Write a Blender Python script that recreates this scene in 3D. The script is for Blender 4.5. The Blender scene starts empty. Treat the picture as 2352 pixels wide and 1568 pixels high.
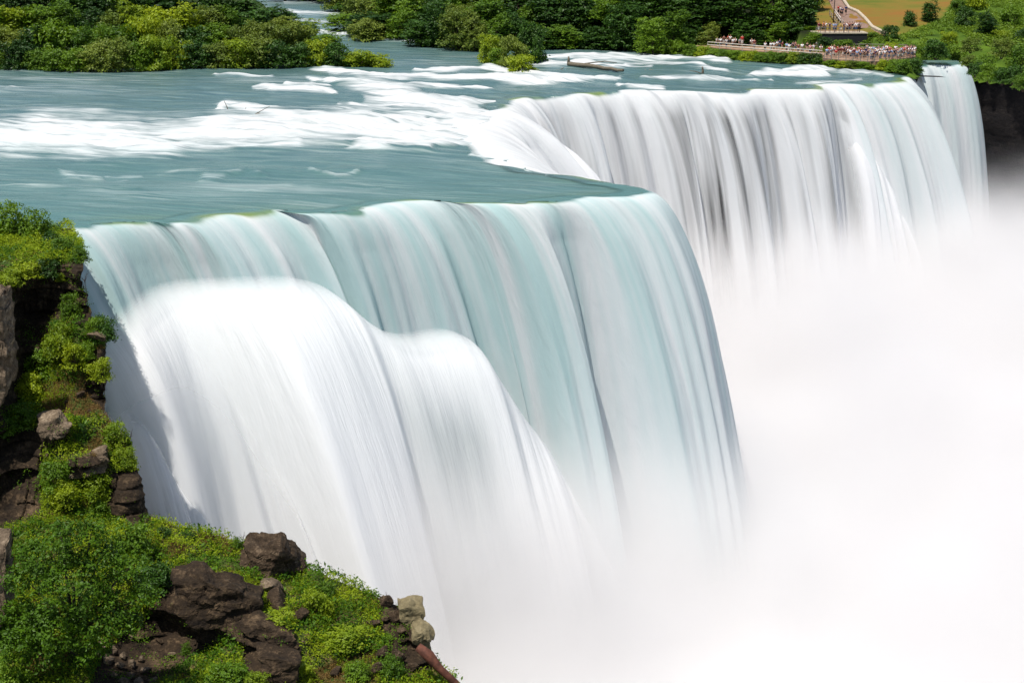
import bpy, bmesh, math, random
import numpy as np
from mathutils import Vector, Matrix

SC = bpy.context.scene
COL = SC.collection
rng = np.random.default_rng(7)
random.seed(7)

# ------------------------------------------------------------------ camera model (layout is given in photo pixels, 2352 wide)
F = 3267.0
CAMH = 25.0
TH = math.atan(984.0 / F)
CT, ST = math.cos(TH), math.sin(TH)

def ray(px, py):
    X = (px - 1176.0) / F
    Y = (784.0 - py) / F
    return X, CT + Y * ST, -ST + Y * CT

def onz(px, py, z=0.0):
    X, dy, dz = ray(px, py)
    k = (z - CAMH) / dz
    return np.array([X * k, dy * k, z])

def ony(px, py, y):
    X, dy, dz = ray(px, py)
    k = y / dy
    return np.array([X * k, y, CAMH + dz * k])

def proj(x, y, z):
    d = y * CT - (z - CAMH) * ST
    u = y * ST + (z - CAMH) * CT
    return 1176 + F * x / d, 784 - F * u / d

# ------------------------------------------------------------------ noise
def _h(i, j, k, seed):
    n = (i * 374761393 + j * 668265263 + k * 1442695041 + seed * 1274126177) & 0xFFFFFFFF
    n = ((n ^ (n >> 13)) * 1274126177) & 0xFFFFFFFF
    n = (n ^ (n >> 16)) & 0xFFFFFFFF
    return n.astype(np.float64) / 4294967295.0

def vn(x, y=0.0, z=0.0, seed=0):
    x, y, z = np.broadcast_arrays(np.asarray(x, float), np.asarray(y, float), np.asarray(z, float))
    xi, yi, zi = np.floor(x).astype(np.int64), np.floor(y).astype(np.int64), np.floor(z).astype(np.int64)
    fx, fy, fz = x - xi, y - yi, z - zi
    fx, fy, fz = [f * f * f * (f * (f * 6 - 15) + 10) for f in (fx, fy, fz)]
    r = 0
    for a in (0, 1):
        for b in (0, 1):
            for c in (0, 1):
                w = (fx if a else 1 - fx) * (fy if b else 1 - fy) * (fz if c else 1 - fz)
                r = r + w * _h(xi + a, yi + b, zi + c, seed)
    return r * 2 - 1

def fbm(x, y=0.0, z=0.0, o=4, seed=0):
    r, a, f = 0, 0.5, 1.0
    for i in range(o):
        r = r + a * vn(np.asarray(x) * f + 13.1 * i, np.asarray(y) * f + 7.7 * i, np.asarray(z) * f, seed + i)
        a *= 0.5; f *= 2.03
    return r

def sstep(a, b, x):
    t = np.clip((np.asarray(x, float) - a) / (b - a), 0, 1)
    return t * t * (3 - 2 * t)

# ------------------------------------------------------------------ mesh helpers
def mk(name, V, Q, mat, parent=None, smooth=True, attrs=None, T=None):
    me = bpy.data.meshes.new(name)
    V = np.asarray(V, np.float32).reshape(-1, 3)
    parts = []
    if Q is not None and len(Q): parts.append(np.asarray(Q, np.int32).reshape(-1, 4))
    if T is not None and len(T): parts.append(np.asarray(T, np.int32).reshape(-1, 3))
    loops = np.concatenate([p.ravel() for p in parts])
    tot = np.concatenate([np.full(len(p), p.shape[1], np.int32) for p in parts])
    st = np.concatenate([[0], np.cumsum(tot)[:-1]]).astype(np.int32)
    me.vertices.add(len(V)); me.vertices.foreach_set('co', V.ravel())
    me.loops.add(len(loops)); me.loops.foreach_set('vertex_index', loops)
    me.polygons.add(len(tot)); me.polygons.foreach_set('loop_start', st); me.polygons.foreach_set('loop_total', tot)
    me.polygons.foreach_set('use_smooth', np.full(len(tot), smooth, bool))
    for k, a in (attrs or {}).items():
        a = np.asarray(a, np.float32)
        if a.ndim == 1:
            at = me.attributes.new(k, 'FLOAT', 'POINT'); at.data.foreach_set('value', a)
        else:
            at = me.attributes.new(k, 'FLOAT_VECTOR', 'POINT'); at.data.foreach_set('vector', a.ravel())
    me.update(calc_edges=True)
    me.validate()
    if mat: me.materials.append(mat)
    o = bpy.data.objects.new(name, me); COL.objects.link(o)
    if parent: o.parent = parent
    return o

def gridq(nr, nc, keep=None):
    i = np.arange(nr - 1)[:, None]; j = np.arange(nc - 1)[None, :]
    a = i * nc + j
    q = np.stack([a, a + 1, a + nc + 1, a + nc], -1)
    if keep is not None: q = q[keep]
    return q.reshape(-1, 4)

def tag(o, label=None, cat=None, group=None, kind=None):
    if label: o['label'] = label
    if cat: o['category'] = cat
    if group: o['group'] = group
    if kind: o['kind'] = kind
    return o

def empty(name, loc=(0, 0, 0), rz=0.0, s=1.0):
    o = bpy.data.objects.new(name, None); COL.objects.link(o)
    o.location = tuple(map(float, loc)); o.rotation_euler = (0, 0, rz)
    o.scale = (s, s, s) if not hasattr(s, '__len__') else tuple(s)
    o.empty_display_size = 0.3
    return o

def copy_part(src, parent):
    c = src.copy(); COL.objects.link(c); c.parent = parent
    return c

class Geo:
    """collects vertices and quads"""
    def __init__(s): s.V = []; s.Q = []; s.n = 0
    def add(s, V, Q):
        V = np.asarray(V, float).reshape(-1, 3)
        s.V.append(V); s.Q.append(np.asarray(Q, int).reshape(-1, 4) + s.n); s.n += len(V)
    def box(s, c, half, rz=0.0, top=1.0):
        x, y, z = half
        P = np.array([[-x, -y, -z], [x, -y, -z], [x, y, -z], [-x, y, -z], [-x * top, -y * top, z], [x * top, -y * top, z], [x * top, y * top, z], [-x * top, y * top, z]])
        cr, sr = math.cos(rz), math.sin(rz)
        P = P @ np.array([[cr, sr, 0], [-sr, cr, 0], [0, 0, 1]]) + np.asarray(c)
        s.add(P, [[0, 3, 2, 1], [4, 5, 6, 7], [0, 1, 5, 4], [1, 2, 6, 5], [2, 3, 7, 6], [3, 0, 4, 7]])
    def tube(s, pts, rad, seg=7):
        pts = np.asarray(pts, float); n = len(pts)
        rad = np.broadcast_to(np.asarray(rad, float), (n,))
        V = []
        up = np.array([0.31, 0.17, 0.93])
        for i in range(n):
            t = pts[min(i + 1, n - 1)] - pts[max(i - 1, 0)]; t = t / (np.linalg.norm(t) + 1e-9)
            a = np.cross(t, up)
            if np.linalg.norm(a) < 0.15: a = np.cross(t, [1, 0, 0])
            a /= np.linalg.norm(a); b = np.cross(t, a)
            an = np.linspace(0, 2 * math.pi, seg, endpoint=False)
            V.append(pts[i] + rad[i] * (np.cos(an)[:, None] * a + np.sin(an)[:, None] * b))
        V = np.concatenate(V + [pts[:1], pts[-1:]])
        Q = []
        for i in range(n - 1):
            for j in range(seg):
                k = (j + 1) % seg
                Q.append([i * seg + j, i * seg + k, (i + 1) * seg + k, (i + 1) * seg + j])
        c0, c1 = n * seg, n * seg + 1
        for j in range(0, seg - 1, 2):
            Q.append([c0, (j + 2) % seg, j + 1, j]); Q.append([c1, (n - 1) * seg + j, (n - 1) * seg + j + 1, (n - 1) * seg + (j + 2) % seg])
        if seg % 2: pass
        s.add(V, Q)
    def build(s, name, mat, parent=None, smooth=False):
        return mk(name, np.concatenate(s.V), np.concatenate(s.Q), mat, parent, smooth)

# ------------------------------------------------------------------ materials
def newmat(name):
    m = bpy.data.materials.new(name); m.use_nodes = True
    nt = m.node_tree
    for n in list(nt.nodes): nt.nodes.remove(n)
    return m, nt, nt.nodes, nt.links

def ramp(N, pts):
    r = N.new('ShaderNodeValToRGB')
    e = r.color_ramp.elements
    e[0].position, e[0].color = pts[0][0], (*pts[0][1], 1)
    e[1].position, e[1].color = pts[-1][0], (*pts[-1][1], 1)
    for p, c in pts[1:-1]:
        x = e.new(p); x.color = (*c, 1)
    return r

def math_(N, L, op, a, b=None, c=None, clamp=False):
    m = N.new('ShaderNodeMath'); m.operation = op; m.use_clamp = clamp
    for i, v in enumerate((a, b, c)):
        if v is None: continue
        if isinstance(v, (int, float)): m.inputs[i].default_value = v
        else: L.new(v, m.inputs[i])
    return m.outputs[0]

def mixc(N, L, f, a, b):
    m = N.new('ShaderNodeMix'); m.data_type = 'RGBA'
    if isinstance(f, (int, float)): m.inputs[0].default_value = f
    else: L.new(f, m.inputs[0])
    for i, v in ((6, a), (7, b)):
        if isinstance(v, tuple): m.inputs[i].default_value = (*v, 1)
        else: L.new(v, m.inputs[i])
    return m.outputs[2]

def attr(N, name):
    a = N.new('ShaderNodeAttribute'); a.attribute_name = name; return a

def noise(N, L, vec, scale, detail=4, rough=0.55):
    n = N.new('ShaderNodeTexNoise'); n.inputs['Scale'].default_value = scale
    n.inputs['Detail'].default_value = detail; n.inputs['Roughness'].default_value = rough
    if vec is not None: L.new(vec, n.inputs['Vector'])
    return n.outputs['Fac']

def mapping(N, L, vec, sc):
    m = N.new('ShaderNodeMapping'); m.inputs['Scale'].default_value = sc; L.new(vec, m.inputs['Vector']); return m.outputs[0]

def simple(name, c, rough=0.7, metal=0.0, var=0.25, scale=6.0, bump=0.0, spec=0.3):
    m, nt, N, L = newmat(name)
    p = N.new('ShaderNodeBsdfPrincipled'); o = N.new('ShaderNodeOutputMaterial')
    tc = N.new('ShaderNodeTexCoord')
    f = noise(N, L, tc.outputs['Object'], scale, 5)
    r = ramp(N, [(0.3, tuple(x * (1 - var) for x in c)), (0.7, tuple(min(1, x * (1 + var)) for x in c))])
    L.new(f, r.inputs[0]); L.new(r.outputs[0], p.inputs['Base Color'])
    p.inputs['Roughness'].default_value = rough; p.inputs['Metallic'].default_value = metal
    p.inputs['Specular IOR Level'].default_value = spec
    if bump:
        b = N.new('ShaderNodeBump'); b.inputs['Strength'].default_value = bump; b.inputs['Distance'].default_value = 0.1
        L.new(f, b.inputs['Height']); L.new(b.outputs[0], p.inputs['Normal'])
    L.new(p.outputs[0], o.inputs[0])
    return m

def leafmat(name, c0, c1, transl=0.35, scale=0.9, spec=0.3):
    """leaf colour varies from plant to plant and from clump to clump"""
    m, nt, N, L = newmat(name)
    tc = N.new('ShaderNodeTexCoord'); oi = N.new('ShaderNodeObjectInfo')
    f = noise(N, L, tc.outputs['Object'], scale, 3)
    f2 = math_(N, L, 'MULTIPLY_ADD', oi.outputs['Random'], 0.5, math_(N, L, 'MULTIPLY_ADD', f, 1.3, -0.4), clamp=True)
    r = ramp(N, [(0.05, c0), (0.95, c1)]); L.new(f2, r.inputs[0])
    p = N.new('ShaderNodeBsdfPrincipled'); L.new(r.outputs[0], p.inputs['Base Color'])
    p.inputs['Roughness'].default_value = 0.5; p.inputs['Specular IOR Level'].default_value = spec
    t = N.new('ShaderNodeBsdfTranslucent')
    hs = N.new('ShaderNodeHueSaturation'); hs.inputs['Value'].default_value = 1.25; hs.inputs['Hue'].default_value = 0.49
    L.new(r.outputs[0], hs.inputs['Color']); L.new(hs.outputs[0], t.inputs['Color'])
    mx = N.new('ShaderNodeMixShader'); mx.inputs[0].default_value = transl
    L.new(p.outputs[0], mx.inputs[1]); L.new(t.outputs[0], mx.inputs[2])
    o = N.new('ShaderNodeOutputMaterial'); L.new(mx.outputs[0], o.inputs[0])
    return m

def watermat(name):
    """attributes: foam 0..1 aeration, lip 0..1 glassy green, cover opacity, flow = (along, across, 0) in metres"""
    m, nt, N, L = newmat(name)
    fl = attr(N, 'flow').outputs['Vector']; foam = attr(N, 'foam').outputs['Fac']; lip = attr(N, 'lip').outputs['Fac']
    cov = attr(N, 'cover').outputs['Fac']; stk = attr(N, 'streaky').outputs['Fac']
    s1 = noise(N, L, mapping(N, L, fl, (0.10, 0.85, 1)), 1.0, 6, 0.6)
    s2 = noise(N, L, mapping(N, L, fl, (0.035, 0.25, 1)), 1.0, 3, 0.5)
    s3 = noise(N, L, mapping(N, L, fl, (0.22, 3.2, 1)), 1.0, 4, 0.6)
    # foam on the river breaks up along the current
    n = math_(N, L, 'ADD', math_(N, L, 'MULTIPLY', s1, 0.62), math_(N, L, 'MULTIPLY', s2, 0.38))
    n = math_(N, L, 'SUBTRACT', n, 0.5)
    k = math_(N, L, 'MULTIPLY', n, stk)
    ff = math_(N, L, 'ADD', foam, k)
    mr = N.new('ShaderNodeMapRange'); mr.interpolation_type = 'SMOOTHSTEP'; L.new(ff, mr.inputs[0])
    mr.inputs[1].default_value = 0.10; mr.inputs[2].default_value = 1.12
    fm = mr.outputs[0]
    deep = ramp(N, [(0.3, (0.035, 0.078, 0.085)), (0.5, (0.070, 0.130, 0.130)), (0.72, (0.150, 0.220, 0.195))])
    sd = math_(N, L, 'ADD', math_(N, L, 'MULTIPLY', s3, 0.35), math_(N, L, 'MULTIPLY', s1, 0.65))
    L.new(sd, deep.inputs[0])
    aq = mixc(N, L, math_(N, L, 'MULTIPLY', attr(N, 'mint').outputs['Fac'], 0.65), deep.outputs[0], (0.080, 0.195, 0.175))
    base = mixc(N, L, lip, aq, (0.16, 0.22, 0.06))
    nw = noise(N, L, mapping(N, L, fl, (0.012, 0.42, 1)), 1.0, 3, 0.55)
    wr = N.new('ShaderNodeMapRange'); L.new(nw, wr.inputs[0]); wr.inputs[1].default_value = 0.34; wr.inputs[2].default_value = 0.66; wr.inputs[3].default_value = 0.15; wr.inputs[4].default_value = 1.25
    white = mixc(N, L, math_(N, L, 'MULTIPLY', attr(N, 'mint').outputs['Fac'], wr.outputs[0], clamp=True), (0.93, 0.935, 0.945), (0.55, 0.745, 0.745))
    col = mixc(N, L, fm, base, white)
    p = N.new('ShaderNodeBsdfPrincipled'); L.new(col, p.inputs['Base Color'])
    rr = N.new('ShaderNodeMapRange'); L.new(fm, rr.inputs[0]); rr.inputs[3].default_value = 0.22; rr.inputs[4].default_value = 0.95
    L.new(rr.outputs[0], p.inputs['Roughness']); p.inputs['IOR'].default_value = 1.33
    sp = N.new('ShaderNodeMapRange'); L.new(fm, sp.inputs[0]); sp.inputs[3].default_value = 0.5; sp.inputs[4].default_value = 0.05
    L.new(sp.outputs[0], p.inputs['Specular IOR Level'])
    b = N.new('ShaderNodeBump'); b.inputs['Strength'].default_value = 0.5; b.inputs['Distance'].default_value = 0.5
    L.new(math_(N, L, 'ADD', s1, math_(N, L, 'MULTIPLY', s3, 0.12)), b.inputs['Height']); L.new(b.outputs[0], p.inputs['Normal'])
    tl = N.new('ShaderNodeBsdfTranslucent'); L.new(col, tl.inputs['Color'])
    m1 = N.new('ShaderNodeMixShader'); L.new(math_(N, L, 'MULTIPLY', fm, 0.42), m1.inputs[0]); L.new(p.outputs[0], m1.inputs[1]); L.new(tl.outputs[0], m1.inputs[2])
    tr = N.new('ShaderNodeBsdfTransparent')
    # thin water lets the rock show in streaks
    th = noise(N, L, mapping(N, L, fl, (0.02, 0.6, 1)), 1.0, 3, 0.5)
    al = math_(N, L, 'MULTIPLY_ADD', math_(N, L, 'MULTIPLY', math_(N, L, 'SUBTRACT', th, 0.5), 2.6), attr(N, 'gap').outputs['Fac'], cov, clamp=True)
    mx = N.new('ShaderNodeMixShader'); L.new(al, mx.inputs[0]); L.new(tr.outputs[0], mx.inputs[1]); L.new(m1.outputs[0], mx.inputs[2])
    o = N.new('ShaderNodeOutputMaterial'); L.new(mx.outputs[0], o.inputs[0])
    return m

def rockmat(name, c0, c1, c2, scale=0.5, moss=None, strata=2.2):
    m, nt, N, L = newmat(name)
    g = N.new('ShaderNodeNewGeometry')
    f = noise(N, L, mapping(N, L, g.outputs['Position'], (1, 1, strata)), scale, 8, 0.65)
    f2 = noise(N, L, g.outputs['Position'], scale * 6, 6, 0.7)
    a = math_(N, L, 'ADD', math_(N, L, 'MULTIPLY', f, 0.6), math_(N, L, 'MULTIPLY', f2, 0.4))
    r = ramp(N, [(0.35, c0), (0.52, c1), (0.68, c2)]); L.new(a, r.inputs[0])
    col = r.outputs[0]
    if moss:
        mo = attr(N, 'moss').outputs['Fac']
        nm = noise(N, L, g.outputs['Position'], 0.9, 5, 0.6)
        mm = N.new('ShaderNodeMapRange'); L.new(math_(N, L, 'ADD', mo, math_(N, L, 'SUBTRACT', nm, 0.5)), mm.inputs[0])
        mm.inputs[1].default_value = 0.4; mm.inputs[2].default_value = 0.6
        gr = ramp(N, [(0.35, moss[0]), (0.5, moss[1]), (0.65, moss[2])]); L.new(noise(N, L, g.outputs['Position'], 1.7, 5, 0.6), gr.inputs[0])
        col = mixc(N, L, mm.outputs[0], col, gr.outputs[0])
    p = N.new('ShaderNodeBsdfPrincipled'); L.new(col, p.inputs['Base Color']); p.inputs['Roughness'].default_value = 0.85
    p.inputs['Specular IOR Level'].default_value = 0.2
    b = N.new('ShaderNodeBump'); b.inputs['Strength'].default_value = 1.0; b.inputs['Distance'].default_value = 0.4
    L.new(a, b.inputs['Height']); L.new(b.outputs[0], p.inputs['Normal'])
    o = N.new('ShaderNodeOutputMaterial'); L.new(p.outputs[0], o.inputs[0])
    return m

M = {}
M['water'] = watermat('flowing_water')
M['rock'] = rockmat('cliff_rock', (0.006, 0.004, 0.003), (0.034, 0.022, 0.012), (0.17, 0.115, 0.065), 0.8,
                    ((0.030, 0.050, 0.008), (0.055, 0.085, 0.012), (0.13, 0.085, 0.035)))
M['wetrock'] = rockmat('wet_rock', (0.004, 0.004, 0.005), (0.011, 0.009, 0.009), (0.030, 0.024, 0.020), 0.3)
M['boulder'] = rockmat('boulder_rock', (0.010, 0.006, 0.003), (0.058, 0.038, 0.022), (0.23, 0.165, 0.105), 1.5, strata=2.0)
M['paleboulder'] = rockmat('sandstone', (0.10, 0.082, 0.045), (0.20, 0.165, 0.09), (0.30, 0.255, 0.16), 0.8, strata=1.5)
M['greyrock'] = rockmat('grey_limestone', (0.030, 0.021, 0.013), (0.15, 0.11, 0.072), (0.38, 0.30, 0.21), 1.0, strata=1.6)
M['leaf_dark'] = leafmat('dark_leaves', (0.010, 0.038, 0.004), (0.050, 0.120, 0.008), 0.25)
M['leaf_mid'] = leafmat('green_leaves', (0.035, 0.095, 0.005), (0.160, 0.270, 0.010), 0.35)
M['leaf_yel'] = leafmat('yellow_green_leaves', (0.110, 0.190, 0.008), (0.340, 0.410, 0.012), 0.4)
M['leaf_olive'] = leafmat('olive_leaves', (0.075, 0.125, 0.014), (0.220, 0.275, 0.035), 0.35)
M['leaf_tree'] = leafmat('tree_leaves', (0.010, 0.036, 0.003), (0.085, 0.175, 0.004), 0.22, 0.8, 0.2)
M['bark'] = simple('bark', (0.055, 0.040, 0.028), 0.9, scale=9, bump=0.6)

# ------------------------------------------------------------------ world, sun, camera
def setup():
    cam = bpy.data.cameras.new('camera'); co = bpy.data.objects.new('camera', cam); COL.objects.link(co)
    co.location = (0, 0, CAMH); co.rotation_euler = (math.pi / 2 - TH, 0, 0)
    cam.sensor_width = 36; cam.lens = 36 * F / 2352; cam.clip_end = 5000; cam.clip_start = 0.5
    SC.camera = co
    az = math.radians(-132); el = math.radians(69)
    d = Vector((math.sin(az) * math.cos(el), math.cos(az) * math.cos(el), math.sin(el)))
    s = bpy.data.lights.new('sun', 'SUN'); s.energy = 4.8; s.angle = math.radians(0.6); s.color = (1.0, 0.95, 0.87)
    so = bpy.data.objects.new('sun', s); COL.objects.link(so); so.rotation_euler = (-d).to_track_quat('-Z', 'Y').to_euler()
    so.location = (0, 0, 80)
    w = bpy.data.worlds.new('World'); SC.world = w; w.use_nodes = True
    N, L = w.node_tree.nodes, w.node_tree.links
    bg = N['Background']; sky = N.new('ShaderNodeTexSky'); sky.sky_type = 'NISHITA'; sky.sun_disc = False
    sky.sun_elevation = el; sky.sun_rotation = az; sky.dust_density = 1.2
    L.new(sky.outputs[0], bg.inputs[0]); bg.inputs[1].default_value = 0.09
    SC.view_settings.view_transform = 'Standard'; SC.view_settings.look = 'None'
    SC.view_settings.exposure = 0.34; SC.view_settings.gamma = 1
    c = SC.cycles
    c.use_denoising = True; c.max_bounces = 8; c.diffuse_bounces = 4; c.glossy_bounces = 2; c.transparent_max_bounces = 12
    c.volume_bounces = 5; c.volume_max_steps = 160; c.volume_step_rate = 1.0; c.transmission_bounces = 4
    c.caustics_reflective = False; c.caustics_refractive = False
setup()

# ------------------------------------------------------------------ brink of the falls
# photo px, photo py, speed in x, speed in y (metres a second)
BR = [(-420, 590, 3.5, -1.5), (-200, 565, 3.8, -1.6), (0, 545, 4.0, -1.7), (120, 530, 4.0, -1.7), (190, 523, 4.0, -1.7), (260, 514, 4.1, -1.7), (330, 507, 4.2, -1.7), (420, 512, 4.1, -1.7), (480, 498, 4.2, -1.7), (640, 485, 4.1, -1.7),
      (700, 494, 4.0, -1.7), (770, 487, 4.1, -1.7), (830, 478, 4.1, -1.7), (1000, 463, 4.1, -1.7), (1060, 467, 4.0, -1.7), (1200, 466, 4.1, -1.7), (1300, 459, 4.1, -1.7), (1400, 451, 4.1, -1.7),
      (1462, 446, 4.1, -1.6), (1486, 438, 4.2, -0.9), (1470, 430, 4.3, 0.0), (1430, 423, 4.5, 0.0), (1378, 414, 5.0, -0.4), (1290, 404, 5.5, -0.8), (1229, 397, 6.0, -1.0), (1190, 378, 7.0, -1.5), (1150, 352, 8.5, -2.5), (1105, 326, 9.5, -3.2),
      (1090, 305, 9.8, -3.5), (1105, 283, 9.2, -3.4), (1150, 262, 7.5, -3.0), (1160, 245, 6.0, -2.8), (1180, 231, 4.6, -2.6), (1230, 222, 3.6, -2.5), (1300, 217, 3.2, -2.5), (1400, 211, 3.0, -2.5), (1450, 208, 3.0, -2.5), (1560, 211, 2.4, -2.0), (1640, 212, 2.6, -2.3),
      (1700, 212, 2.8, -2.4), (1760, 208, 3.0, -2.5), (1850, 206, 2.2, -2.0), (1882, 204, 1.8, -1.8), (1895, 197, 3.0, -2.4), (1950, 193, 3.5, -2.5), (2020, 189, 4.0, -2.5), (2062, 187, 4.4, -2.3), (2080, 182, 4.6, -1.2), (2084, 176, 4.0, 0.2), (2092, 168, 2.5, 0.4), (2100, 160, 1.0, -0.5)]
BRW = np.array([[*onz(a, b)[:2], c, d] for a, b, c, d in BR])

def resample(P, step):
    d = np.r_[0, np.cumsum(np.linalg.norm(np.diff(P[:, :2], axis=0), axis=1))]
    n = int(d[-1] / step) + 1
    s = np.linspace(0, d[-1], n)
    R = np.stack([np.interp(s, d, P[:, k]) for k in range(P.shape[1])], 1)
    return R, s

def smooth1(A, w):
    if w < 1: return A
    k = np.hanning(2 * w + 3)[1:-1]; k /= k.sum()
    out = A.copy()
    for c in range(A.shape[1]):
        p = np.pad(A[:, c], w, mode='edge')
        e0, e1 = A[0, c], A[-1, c]
        p[:w] = 2 * e0 - A[1:w + 1, c][::-1] if c < 2 else e0
        p[-w:] = 2 * e1 - A[-w - 1:-1, c][::-1] if c < 2 else e1
        out[:, c] = np.convolve(p, k, 'valid')
    return out

def curtain(name, line, step, zend, nt, label, mint, gap, foamtop=0.92, seed=1, amp=0.36, smooth=6, back=3.2, pieces=None):
    R, s = resample(line, step)
    R = smooth1(R, smooth)
    ns = len(R)
    tg = np.gradient(R[:, :2], axis=0); tg /= np.linalg.norm(tg, axis=1)[:, None] + 1e-9
    R[:, :2] += np.stack([tg[:, 1], -tg[:, 0]], 1) * (0.75 * vn(s * 0.22, seed=seed + 20) + 0.30 * vn(s * 0.7, seed=seed + 21))[:, None]
    # uneven lip
    fold = 0.60 * vn(s * 0.22, seed=seed) + 0.42 * vn(s * 0.5, seed=seed + 1) + 0.10 * vn(s * 1.1, seed=seed + 2) + 0.025 * vn(s * 2.4, seed=seed + 3)
    T = math.sqrt(-zend / 4.9)
    # parameter: first the glide over the lip, then free fall
    u = np.linspace(0, 1, nt)
    V = np.zeros((nt, ns, 3)); flow = np.zeros((nt, ns, 3))
    foam = np.zeros((nt, ns)); lip = np.zeros((nt, ns)); cov = np.ones((nt, ns)); gp = np.zeros((nt, ns)); mi = np.zeros((nt, ns)); st = np.zeros((nt, ns))
    vx, vy = R[:, 2], R[:, 3]; sp = np.hypot(vx, vy)
    jag = 1.5 * vn(s * 0.20, seed=seed + 9) + 0.8 * vn(s * 0.6, seed=seed + 10)
    g = mint(s, R) if callable(mint) else np.full(ns, mint)
    gg = gap(s, R) if callable(gap) else np.full(ns, gap)
    rec = sstep(5.2, 8.0, np.abs(vx))
    nb = 14
    for i in range(nt):
        if i < nb:
            a = -(1 - i / nb) * back          # metres before the lip
            t = a / sp; zz = np.full(ns, 0.03) * (1 - i / nb) - 0.0
        else:
            q = (i - nb) / (nt - 1 - nb)
            t = np.full(ns, T * q ** 0.85); zz = -4.9 * t ** 2
        tt = np.maximum(t, 0)
        m = 1 + amp * fold * np.minimum(1, tt * 1.2) + 0.05 * amp * vn(s * 0.9, tt * 1.5, seed=seed + 5)
        drift = 0.25 * tt * vn(s * 0.15, seed=seed + 6)
        V[i, :, 0] = R[:, 0] + vx * t * m + drift
        V[i, :, 1] = R[:, 1] + vy * t * m - 0.9 * amp * fold * tt * 2.0
        lump = 0.10 * fold * np.clip(1 - abs(t) * 1.5, 0, 1)
        V[i, :, 2] = zz + lump * (1 if i >= nb else i / nb)
        d = np.where(t > 0, np.abs(zz) + sp * tt * 0.6, a if i < nb else 0)
        flow[i, :, 0] = d + seed * 10; flow[i, :, 1] = s + 0.15 * tt * fold
        w = sstep(-0.8, 0.6, (d if i >= nb else np.full(ns, a)) + jag * 0.75 + rec * 3.0)
        foam[i] = w * (foamtop + 0.25 * sstep(0, 12, np.abs(zz)))
        lip[i] = sstep(-1.9, -0.2, d + jag * 0.6) * (1 - sstep(0.2, 1.6, d + jag * 0.6)) * np.clip(0.25 + 1.3 * vn(s * 0.3, seed=seed + 12), 0, 0.9) * (1 - np.clip(rec, 0, 1))
        cov[i] = 1.0 if i >= nb else min(1, i / 5)
        gp[i] = gg * sstep(0.5, 4, np.abs(zz))
        mi[i] = (g * (0.7 + 0.3 * sstep(-1, 2, zz * -1.0))) * (1 - 0.6 * sstep(6, 30, np.abs(zz)))
        st[i] = 0.6
    cov = cov - gp * 0.26
    at = dict(flow=flow.reshape(-1, 3), foam=foam.ravel(), lip=np.clip(lip, 0, 1).ravel(), cover=cov.ravel(), gap=gp.ravel(), mint=mi.ravel(), streaky=st.ravel())
    return R, s, V, at, (nt, ns)

def gapf(s, R):
    px, py = proj(R[:, 0], R[:, 1], 0)
    far = R[:, 1] > 197
    g = np.where(far & (px > 1180) & (px < 1895), 0.55 + 1.4 * sstep(90, 0, abs(px - 1570)) + 0.8 * sstep(50, 0, abs(px - 1860)) + 0.7 * sstep(60, 0, abs(px - 1700)), 0.0)
    return g
def mintf(s, R):
    px, py = proj(R[:, 0], R[:, 1], 0)
    near = R[:, 1] < 136
    return np.where(near, 1.0, 0.1 + 0.3 * (px > 1900))

R1, s1, V1, at1, sh1 = curtain('waterfall', BRW, 0.16, -36, 96, '', mintf, gapf)
# split at the recess: near fall / cascade / far fall, each its own sheet of water
pxs, pys = proj(R1[:, 0], R1[:, 1], 0)
i_corner = int(np.argmin(np.hypot(pxs - 1470, pys - 430)))
i_far = int(np.argmin(np.hypot(pxs - 1180, pys - 231)))
i_step = int(np.argmin(np.hypot(pxs - 1888, pys - 200)))
def sub(name, a, b, label):
    nt, ns = sh1; n = b - a
    at = {}
    for k, v in at1.items():
        v = v.reshape((nt, ns, -1))[:, a:b]
        at[k] = v.reshape(-1, 3) if k == 'flow' else v.reshape(-1)
    o = mk(name, V1[:, a:b].reshape(-1, 3), gridq(nt, n), M['water'], attrs=at)
    tag(o, label, 'waterfall', None, 'structure'); return o
sub('waterfall', 0, i_corner + 1, 'wide mint-white curtain of water falling beside the foreground cliff')
sub('waterfall', i_corner, i_far + 1, 'steep white cascade pouring into the recess behind the near brink')
sub('waterfall', i_far, len(R1), 'long grey-white streaked waterfall across the far brink')

# narrow separate fall at the right
BV = [(2108, 153, 0.6, -3.0), (2118, 152, 1.3, -3.0), (2140, 150.8, 1.9, -2.8), (2165, 149.8, 2.3, -2.7), (2190, 148.6, 2.6, -2.4), (2203, 147, 2.8, -1.2), (2206, 143, 2.6, 0.3)]
BVW = np.array([[*onz(a, b)[:2], c, d] for a, b, c, d in BV])
Rb, sb, Vb, atb, shb = curtain('waterfall', BVW, 0.16, -38, 90, '', 0.6, 0.0, seed=31, smooth=4, amp=0.22)
tag(mk('waterfall', Vb.reshape(-1, 3), gridq(*shb), M['water'], attrs=atb), 'narrow separate white waterfall at the far right below the hillside', 'waterfall', None, 'structure')

# ------------------------------------------------------------------ lower cascades leaping off the fallen rock
def curtain_depth(px, py):
    nt, ns = sh1
    P = V1[20:, :i_corner].reshape(-1, 3)
    a, b = proj(P[:, 0], P[:, 1], P[:, 2])
    i = int(np.argmin((a - px) ** 2 + (b - py) ** 2))
    return P[i]

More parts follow.
